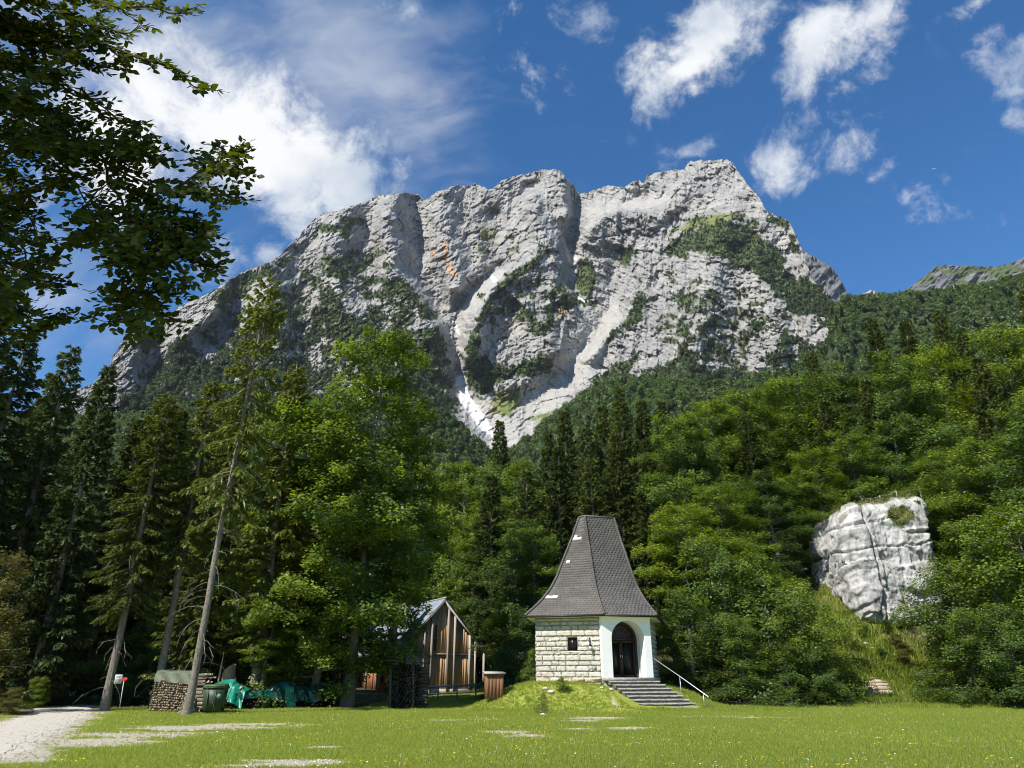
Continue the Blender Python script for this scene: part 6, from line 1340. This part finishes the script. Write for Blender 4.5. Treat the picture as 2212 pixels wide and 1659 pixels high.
    # airliner high above the ridge
    c = at(2019, 364, 6000.0); ap = empty('airplane', c, 'tiny white airplane in the blue sky right of the summit', 'airplane'); WH = surf('white_aircraft_paint', (.8, .8, .8), (.85, .85, .85), 1, .4); d = np.array([.92, -.2, .18]); d /= np.linalg.norm(d); s = np.array([.2, .95, .05])
    mb = MB(); mb.tube([c - d * 20, c - d * 16, c + d * 14, c + d * 19], [1, 2.4, 2.4, .6], 8); part('fuselage', mb, WH, ap)
    for sg in (-1, 1): mb = MB(); mb.add([c + d * 4, c - d * 3, c - d * 8 + s * 18 * sg, c - d * 5.5 + s * 18 * sg, c + d * 4 + [0, 0, .5], c - d * 3 + [0, 0, .5]], [(0, 1, 2, 3), (3, 2, 5, 4)]); part('wing', mb, WH, ap)
    mb = MB(); mb.add([c - d * 14, c - d * 19, c - d * 21 + [0, 0, 7], c - d * 18 + [0, 0, 7], c - d * 14 + s * .4, c - d * 19 + s * .4], [(0, 1, 2, 3), (3, 2, 5, 4)]); part('tail_fin', mb, WH, ap)

# ------------------------------------------------------------------ the overhanging beech at the upper left
LEAF_NEAR = leaf_mat('near_beech_leaves', (.040, .056, .006), (.070, .092, .009), (.120, .145, .014), .40, .25, .015)
TWIG = surf('beech_twig_bark', (.045, .038, .03), (.085, .075, .062), 8, .9)
def leaf_mesh():
    v = np.array([[0, 0, 0], [-.22, .22, -.03], [-.36, .45, -.05], [-.25, .75, -.03], [0, 1.05, -.05], [.25, .75, -.03], [.36, .45, -.05], [.22, .22, -.03], [0, .3, .03], [0, .7, .02]], float)
    f = [(0, 8, 1), (1, 8, 2), (2, 8, 9, 3), (3, 9, 4), (4, 9, 5), (5, 9, 8, 6), (6, 8, 7), (7, 8, 0)]; return v, f
def make_overhang():
    tx, ty = -9.0, 1.6; tz = gz(tx, ty) - .15
    root = plant('beech_tree', PB[0], BEECH, BARK_B, tx, ty, 16.2, 18, 'near beech whose dark leafy branches hang into the upper left corner', 'tree', rot=.7); root.rotation_euler = (0, 0, 0); root.scale = (.74, .74, .74); WO[root.name] = np.array([tx, ty, tz])
    g = np.random.default_rng(15)
    limbs = [[(-200, 150, 6.5), (60, 230, 6.5), (163, 298, 6.4), (221, 355, 6.4), (288, 379, 6.4), (365, 418, 6.4), (461, 413, 6.5), (535, 440, 6.6)],
             [(221, 355, 6.4), (269, 461, 6.4), (302, 528, 6.4), (318, 600, 6.5), (335, 690, 6.6)], [(-220, 620, 7), (0, 500, 7), (82, 408, 7), (160, 350, 7.1)],
             [(-220, 60, 6), (50, 60, 6), (200, 90, 6), (330, 130, 6), (410, 175, 6.1), (455, 200, 6.2)], [(-220, -60, 6), (100, -20, 6), (250, 10, 6), (360, 25, 6), (425, 22, 6)],
             [(-220, 690, 6.8), (60, 610, 6.8), (115, 550, 6.8), (180, 500, 6.7), (240, 520, 6.7)], [(-220, 480, 7.2), (-40, 540, 7.2), (60, 590, 7.2), (150, 625, 7.2)], [(-220, 600, 7.5), (0, 650, 7.5), (80, 685, 7.5), (150, 690, 7.5)],
             [(-220, 300, 7), (0, 370, 7), (60, 470, 7), (90, 530, 7)], [(-200, 60, 6.6), (40, 130, 6.6), (140, 190, 6.5), (230, 240, 6.5), (300, 275, 6.5)], [(269, 461, 6.4), (340, 478, 6.4), (410, 510, 6.5), (450, 545, 6.5)], [(269, 461, 6.4), (350, 540, 6.5), (420, 570, 6.6), (450, 590, 6.6)],
             [(-220, 230, 7), (0, 280, 7), (120, 330, 6.9), (180, 420, 6.9), (210, 510, 6.8)], [(-150, -80, 5.6), (120, 20, 5.6), (240, 70, 5.6), (320, 60, 5.6)], [(-220, 750, 7.6), (-40, 700, 7.6), (60, 720, 7.6), (120, 700, 7.6)], [(-220, 20, 5.8), (-20, 130, 5.8), (60, 260, 5.8), (110, 330, 5.8)], [(-220, 420, 6.4), (-40, 430, 6.4), (50, 540, 6.5), (70, 620, 6.6)],
             [(-220, 360, 6.2), (-60, 360, 6.2), (70, 300, 6.2), (130, 240, 6.2)], [(318, 600, 6.5), (270, 650, 6.6), (265, 690, 6.6)], [(163, 298, 6.4), (230, 320, 6.3), (290, 330, 6.3), (350, 350, 6.3)], [(365, 418, 6.4), (420, 380, 6.4), (470, 345, 6.4), (510, 330, 6.4)], [(-220, -20, 6.2), (-20, 20, 6.2), (80, 90, 6.2), (180, 140, 6.2), (260, 150, 6.2)],
             [(-220, 560, 6.0), (-40, 600, 6.0), (20, 650, 6.0), (60, 700, 6.1)], [(-220, 120, 5.7), (-40, 200, 5.7), (50, 200, 5.7), (140, 120, 5.6), (200, 60, 5.6)], [(-220, 640, 6.6), (-60, 560, 6.6), (20, 440, 6.6), (30, 350, 6.6)]]
    wood = MB(); LP, LA, LB = [], [], []
    def spray(q0, d, L, nrm, lev=0):
        m = 5; s = np.linspace(0, 1, m); bend = g.normal(0, .12, 3); pts = q0 + np.outer(s, d) * L + np.outer(s ** 2, bend) * L + np.outer(s ** 2, [0, 0, -.10]) * L
        wood.tube(pts, np.linspace(.0045 if lev else .006, .0018, m), 3, False)
        n = max(4, int(L / .034)); 
        for i in range(n):
            t = (i + .6) / n; p = poly_at(pts, np.array([min(.999, t)]))[0]; dd = unit(poly_at(pts, np.array([min(1, t + .05)]))[0] - poly_at(pts, np.array([max(0, t - .1)]))[0])
            nr = unit(nrm + g.normal(0, .38, 3)); sd = unit(np.cross(nr, dd)) * (1 if i % 2 else -1)
            ax = unit(dd * g.uniform(.5, 1.0) + sd * g.uniform(.5, 1.0) + [0, 0, -.12]) if i < n - 1 else dd
            ax = unit(ax - nr * (ax @ nr)); ln = g.uniform(.080, .118) * (1 - .2 * t)
            LP.append(p); LA.append(ax * ln); LB.append(np.cross(ax, nr) * ln)
        if lev == 0 and L > .32:
            for k in range(int(L / .16)):
                t = .2 + .7 * g.random(); p = poly_at(pts, np.array([t]))[0]; sd = unit(np.cross(nrm, d)) * (1 if k % 2 else -1)
                spray(p, unit(d * .8 + sd * .7 + g.normal(0, .15, 3)), L * (1 - t) * .7 + .10, nrm, 1)
    for li, L in enumerate(limbs):
        P = np.array([at(*q) for q in L])
        if L[0][0] <= -150: P = np.vstack([[tx + .25, ty + .1, np.clip(P[0][2] - 1.2, 2.5, 11)], (np.array([tx, ty, P[0][2]]) * .5 + P[0] * .5), P])
        t = np.linspace(0, 1, 10 * len(P)); C = poly_at(P, np.clip(t, 0, .9999))
        for _ in range(6): C[1:-1] = (C[:-2] + 2 * C[1:-1] + C[2:]) / 4
        C += np.column_stack([.02 * np.sin(t * 37 + li), .02 * np.cos(t * 29), .02 * np.sin(t * 31 + 2)])
        first = L[0][0] <= -150
        wood.tube(C, np.linspace(.035 if first else .016, .004, len(C)) , 5, False)
        ln = np.concatenate([[0], np.cumsum(np.linalg.norm(np.diff(C, axis=0), axis=1))]); tot = ln[-1]; s = 0.0; k = 0
        while s < tot:
            i = np.searchsorted(ln, s); i = min(max(i, 1), len(C) - 2); p = C[i]; d = unit(C[i + 1] - C[i - 1])
            px, py = proj(p[None]); 
            if -140 < px[0] < 700:
                nrm = unit(np.array([.15, -.95, .75]) + g.normal(0, .25, 3)); sd = unit(np.cross(nrm, d)) * (1 if k % 2 else -1)
                rem = 1 - s / tot; spray(p, unit(d * g.uniform(.35, .9) + sd * g.uniform(.6, 1.0) + g.normal(0, .15, 3)), np.clip(.18 + .8 * rem * g.uniform(.5, 1.1), .18, .62), nrm)
            s += g.uniform(.035, .075) * (.75 if px[0] < 230 else 1.0); k += 1
    LP, LA, LB = np.array(LP), np.array(LA), np.array(LB); nr = np.cross(LB, LA); nr = unit(nr) * np.linalg.norm(LA, axis=1)[:, None]
    lv, lf = leaf_mesh(); n = len(LP); px, py = proj(LP); infr = (px > 5) & (px < 600) & (py > 5); idx = np.flatnonzero(infr)
    size = np.linalg.norm(LA, axis=1) / LP[:, 1]; pick = idx[np.argsort(-size[idx])][:900]; pick = g.choice(pick, 300, replace=False); rest = np.setdiff1d(np.arange(n), pick)
    V = LP[rest][:, None] + lv[None, :, 0, None] * LB[rest][:, None] + lv[None, :, 1, None] * LA[rest][:, None] + lv[None, :, 2, None] * nr[rest][:, None]
    mb = MB(); base = (np.arange(len(rest)) * 10)[:, None]; tints = np.repeat(np.clip(.4 + g.normal(0, .2, len(rest)), 0, 1), 10)
    tri = np.array([f for f in lf if len(f) == 3]); qd = np.array([f for f in lf if len(f) == 4])
    mb.v.append(V.reshape(-1, 3)); mb.t.append(tints); mb.n = len(tints)
    mb.f.append((base[:, :, None] + tri[None]).reshape(-1, 3)); mb.f.append((base[:, :, None] + qd[None]).reshape(-1, 4))
    def hang(name, b, mat, **kw):
        o = link(name, b.mesh(name, (tx, ty, tz)), mat, root); o.scale = (1 / .74,) * 3; WO[o.name] = np.array([tx, ty, tz]); return tag(o, **kw)
    hang('hanging_branches', wood, TWIG, label='thin dark twisting branches'); hang('hanging_foliage', mb, LEAF_NEAR, kind='stuff', label='dark leaves seen from below')
    one = MB(); one.add(lv, lf, .45); me = one.mesh('leaf'); me.materials.append(LEAF_NEAR)
    for k in pick:
        o = link('leaf', me, None, root); M4 = Matrix(((LB[k][0], LA[k][0], nr[k][0], LP[k][0] - tx), (LB[k][1], LA[k][1], nr[k][1], LP[k][1] - ty), (LB[k][2], LA[k][2], nr[k][2], LP[k][2] - tz), (0, 0, 0, 1)))
        o.matrix_local = Matrix.Scale(1 / .74, 4) @ M4
    print('NEAR LEAVES', n)

# ------------------------------------------------------------------ grass and flowers
GRASS = leaf_mat('meadow_grass', (.22, .28, .046), (.31, .375, .072), (.43, .46, .125), .58, .35, .01)
GRASS_WILD = leaf_mat('rough_slope_grass', (.11, .16, .022), (.21, .27, .036), (.33, .37, .06), .5, .6, .02)
GRASS_DRY = leaf_mat('dry_grass_stalks', (.20, .20, .06), (.30, .29, .10), (.40, .36, .15), .4, .5)
def tuft(seed, n, hmin, hmax, spread, w=.006):
    g = np.random.default_rng(seed); mb = MB()
    for i in range(n):
        a = g.uniform(0, 6.28); b = np.array([math.cos(a), math.sin(a), 0]) * spread * g.random() ** .7; h = g.uniform(hmin, hmax); l = g.uniform(0, 6.28); d = np.array([math.cos(l), math.sin(l), 0]); s = np.array([-d[1], d[0], 0]) * w
        t = float(np.clip(.45 + g.normal(0, .2), 0, 1)); k = g.uniform(.2, .7) * h
        mb.add([b - s, b + s, b + d * k * .4 + s * .7 + [0, 0, h * .6], b + d * k * .4 - s * .7 + [0, 0, h * .6], b + d * k + [0, 0, h]], [(0, 1, 2, 3), (3, 2, 4)], t)
    return mb.mesh('grass_tuft')
def flower(seed, col):
    mb = MB(); h = .10; mb.tube([(0, 0, 0), (.01, 0, h)], .0025, 3, False, .1)
    for k in range(6):
        a = k / 6 * 6.283; c = np.array([math.cos(a), math.sin(a), .25]) * .013; mb.arr(*diamonds(np.array([[.01, 0, h]]) + c, np.array([[math.cos(a), math.sin(a), .3]]) * .013, np.array([[-math.sin(a), math.cos(a), 0]]) * .010, np.array([.9])))
    return mb.mesh('flower')
def make_meadow():
    n = 300000; y = 13.2 + (57 - 13.2) * rng.random(n) ** 1.3; x = rng.uniform(-.80, .80, n) * y
    ok = (x > -34) & (x < 40)
    bb = bare(x, y); fo = forest_floor(x, y); keep = ok & (rng.random(n) > bb * 2.0 - .25) & (rng.random(n) > fo * .93) & (road_d(x, y) > .05 * rng.random(n))
    keep &= ~inside(x, y, [tuple(p) for p in PLAN]); st = np.abs((x - 7.2) * .29 + (y - 38.2) * -.96)
    u = (x - CH_A[0]) * CH_U[0] + (y - CH_A[1]) * CH_U[1]; v = (x - CH_A[0]) * CH_U[1] - (y - CH_A[1]) * CH_U[0]
    keep &= ~((u > -.15) & (u < 3.55) & (v > -.5) & (v < 3.0) & (u < 2.75 + .16 * np.maximum(v, 0) * 1.6))
    x, y = x[keep], y[keep]; z = ground_z(x, y) - .005; sc = .56 * rng.uniform(.65, 1.35, len(x)) * (1 - .35 * bare(x, y)) * (.75 + .5 * fbm(x * .4, y * .4, 3, 55)) * np.where((x > 18) & (y > 40), 3.2, 1.0) * np.where((y > 36) & (y < 42) & (x > -2) & (x < 14), 1.7, 1.0)
    wild = (x > 16) & (y > 41.5)
    scatter('slope_grass', np.stack([x, y, z], -1)[wild], sc[wild] * 1.25, [tuft(5, 14, .08, .2, .10), tuft(6, 12, .05, .15, .14, .010), tuft(7, 10, .10, .26, .08)], [GRASS_WILD, GRASS_WILD, GRASS_WILD], 'rough tall grass on the slope below the boulder', tilt=.2)
    x, y, z, sc = x[~wild], y[~wild], z[~wild], sc[~wild]
    scatter('meadow_grass', np.stack([x, y, z], -1), sc, [tuft(1, 16, .05, .11, .09), tuft(2, 13, .06, .13, .10), tuft(3, 16, .035, .08, .12, .008), tuft(4, 9, .08, .17, .07, .005)], [GRASS, GRASS, GRASS, GRASS], 'short bright meadow grass', tilt=.12)
    m = 9000; y = 13.5 + 32 * rng.random(m) ** 1.1; x = rng.uniform(-.75, .75, m) * y; k = (fbm(x * .3, y * .3, 3, 66) > .42) & (road_d(x, y) > .5) & (forest_floor(x, y) < .3) & (sdf(x, y, [tuple(p) for p in PLAN]) < -.6); x, y = x[k], y[k]
    YEL = surf('yellow_petals', (.75, .55, .02), (.85, .66, .04), 4, .7); WHT = surf('white_petals', (.78, .78, .74), (.85, .85, .82), 4, .7)
    scatter('meadow_flowers', np.stack([x, y, ground_z(x, y)], -1), rng.uniform(.45, .95, len(x)), [flower(1, 0), flower(2, 0), flower(3, 0), flower(4, 0)], [YEL, YEL, YEL, WHT], 'tiny yellow and white meadow flowers', tilt=.2)
    # pebbles of the worn patches and the road
    m = 26000; y = 13.5 + 31 * rng.random(m) ** 1.3; x = rng.uniform(-.80, .72, m) * y; k = (rng.random(m) < np.where(road_d(x, y) < .2, .75, sstep(bare(x, y), .35, .8) * .8)) & (x > -34); x, y = x[k], y[k]
    def peb(s):
        g = np.random.default_rng(s); mb = MB(); v = np.array([[1, 0, 0], [0, 1, 0], [-1, 0, 0], [0, -1, 0], [0, 0, .7], [0, 0, -.5]]) * g.uniform(.6, 1.2, (6, 1)); mb.add(v, [(0, 1, 4), (1, 2, 4), (2, 3, 4), (3, 0, 4), (1, 0, 5), (2, 1, 5), (3, 2, 5), (0, 3, 5)], .5); return mb.mesh('pebble')
    PEB = surf('limestone_pebbles', (.40, .355, .275), (.62, .57, .47), 3, .95, objrand=.8)
    scatter('gravel_pebbles', np.stack([x, y, ground_z(x, y) + np.where(road_d(x, y) < 0, .03, .004)], -1), rng.uniform(.012, .04, len(x)), [peb(1), peb(2), peb(3)], [PEB] * 3, 'loose pale gravel on the road and worn patches', tilt=.4)
make_ground(); make_mountain(); HP, HPX = make_hillside()
make_chapel(); make_lodge()
make_trees(); make_far_woods()
make_woodyard(); make_boulder()
make_overhang(); make_meadow()

# ------------------------------------------------------------------ the air: thin even haze round everything on the ground
def make_haze():
    mb = MB(); mb.box((0, 1500, 860), (9000, 9400, 1880)); m, n, l = new_mat('mountain_air')
    v = n.new('ShaderNodeVolumePrincipled'); v.inputs['Color'].default_value = (.80, .88, 1.0, 1); v.inputs['Density'].default_value = HAZE; v.inputs['Anisotropy'].default_value = 0.0
    o = n.new('ShaderNodeOutputMaterial'); l.new(v.outputs[0], o.inputs['Volume'])
    tag(solo('haze', mb, m, (0, 1500, 970)), 'thin bluish mountain air', None, kind='stuff')
HAZE = .000022
make_haze()
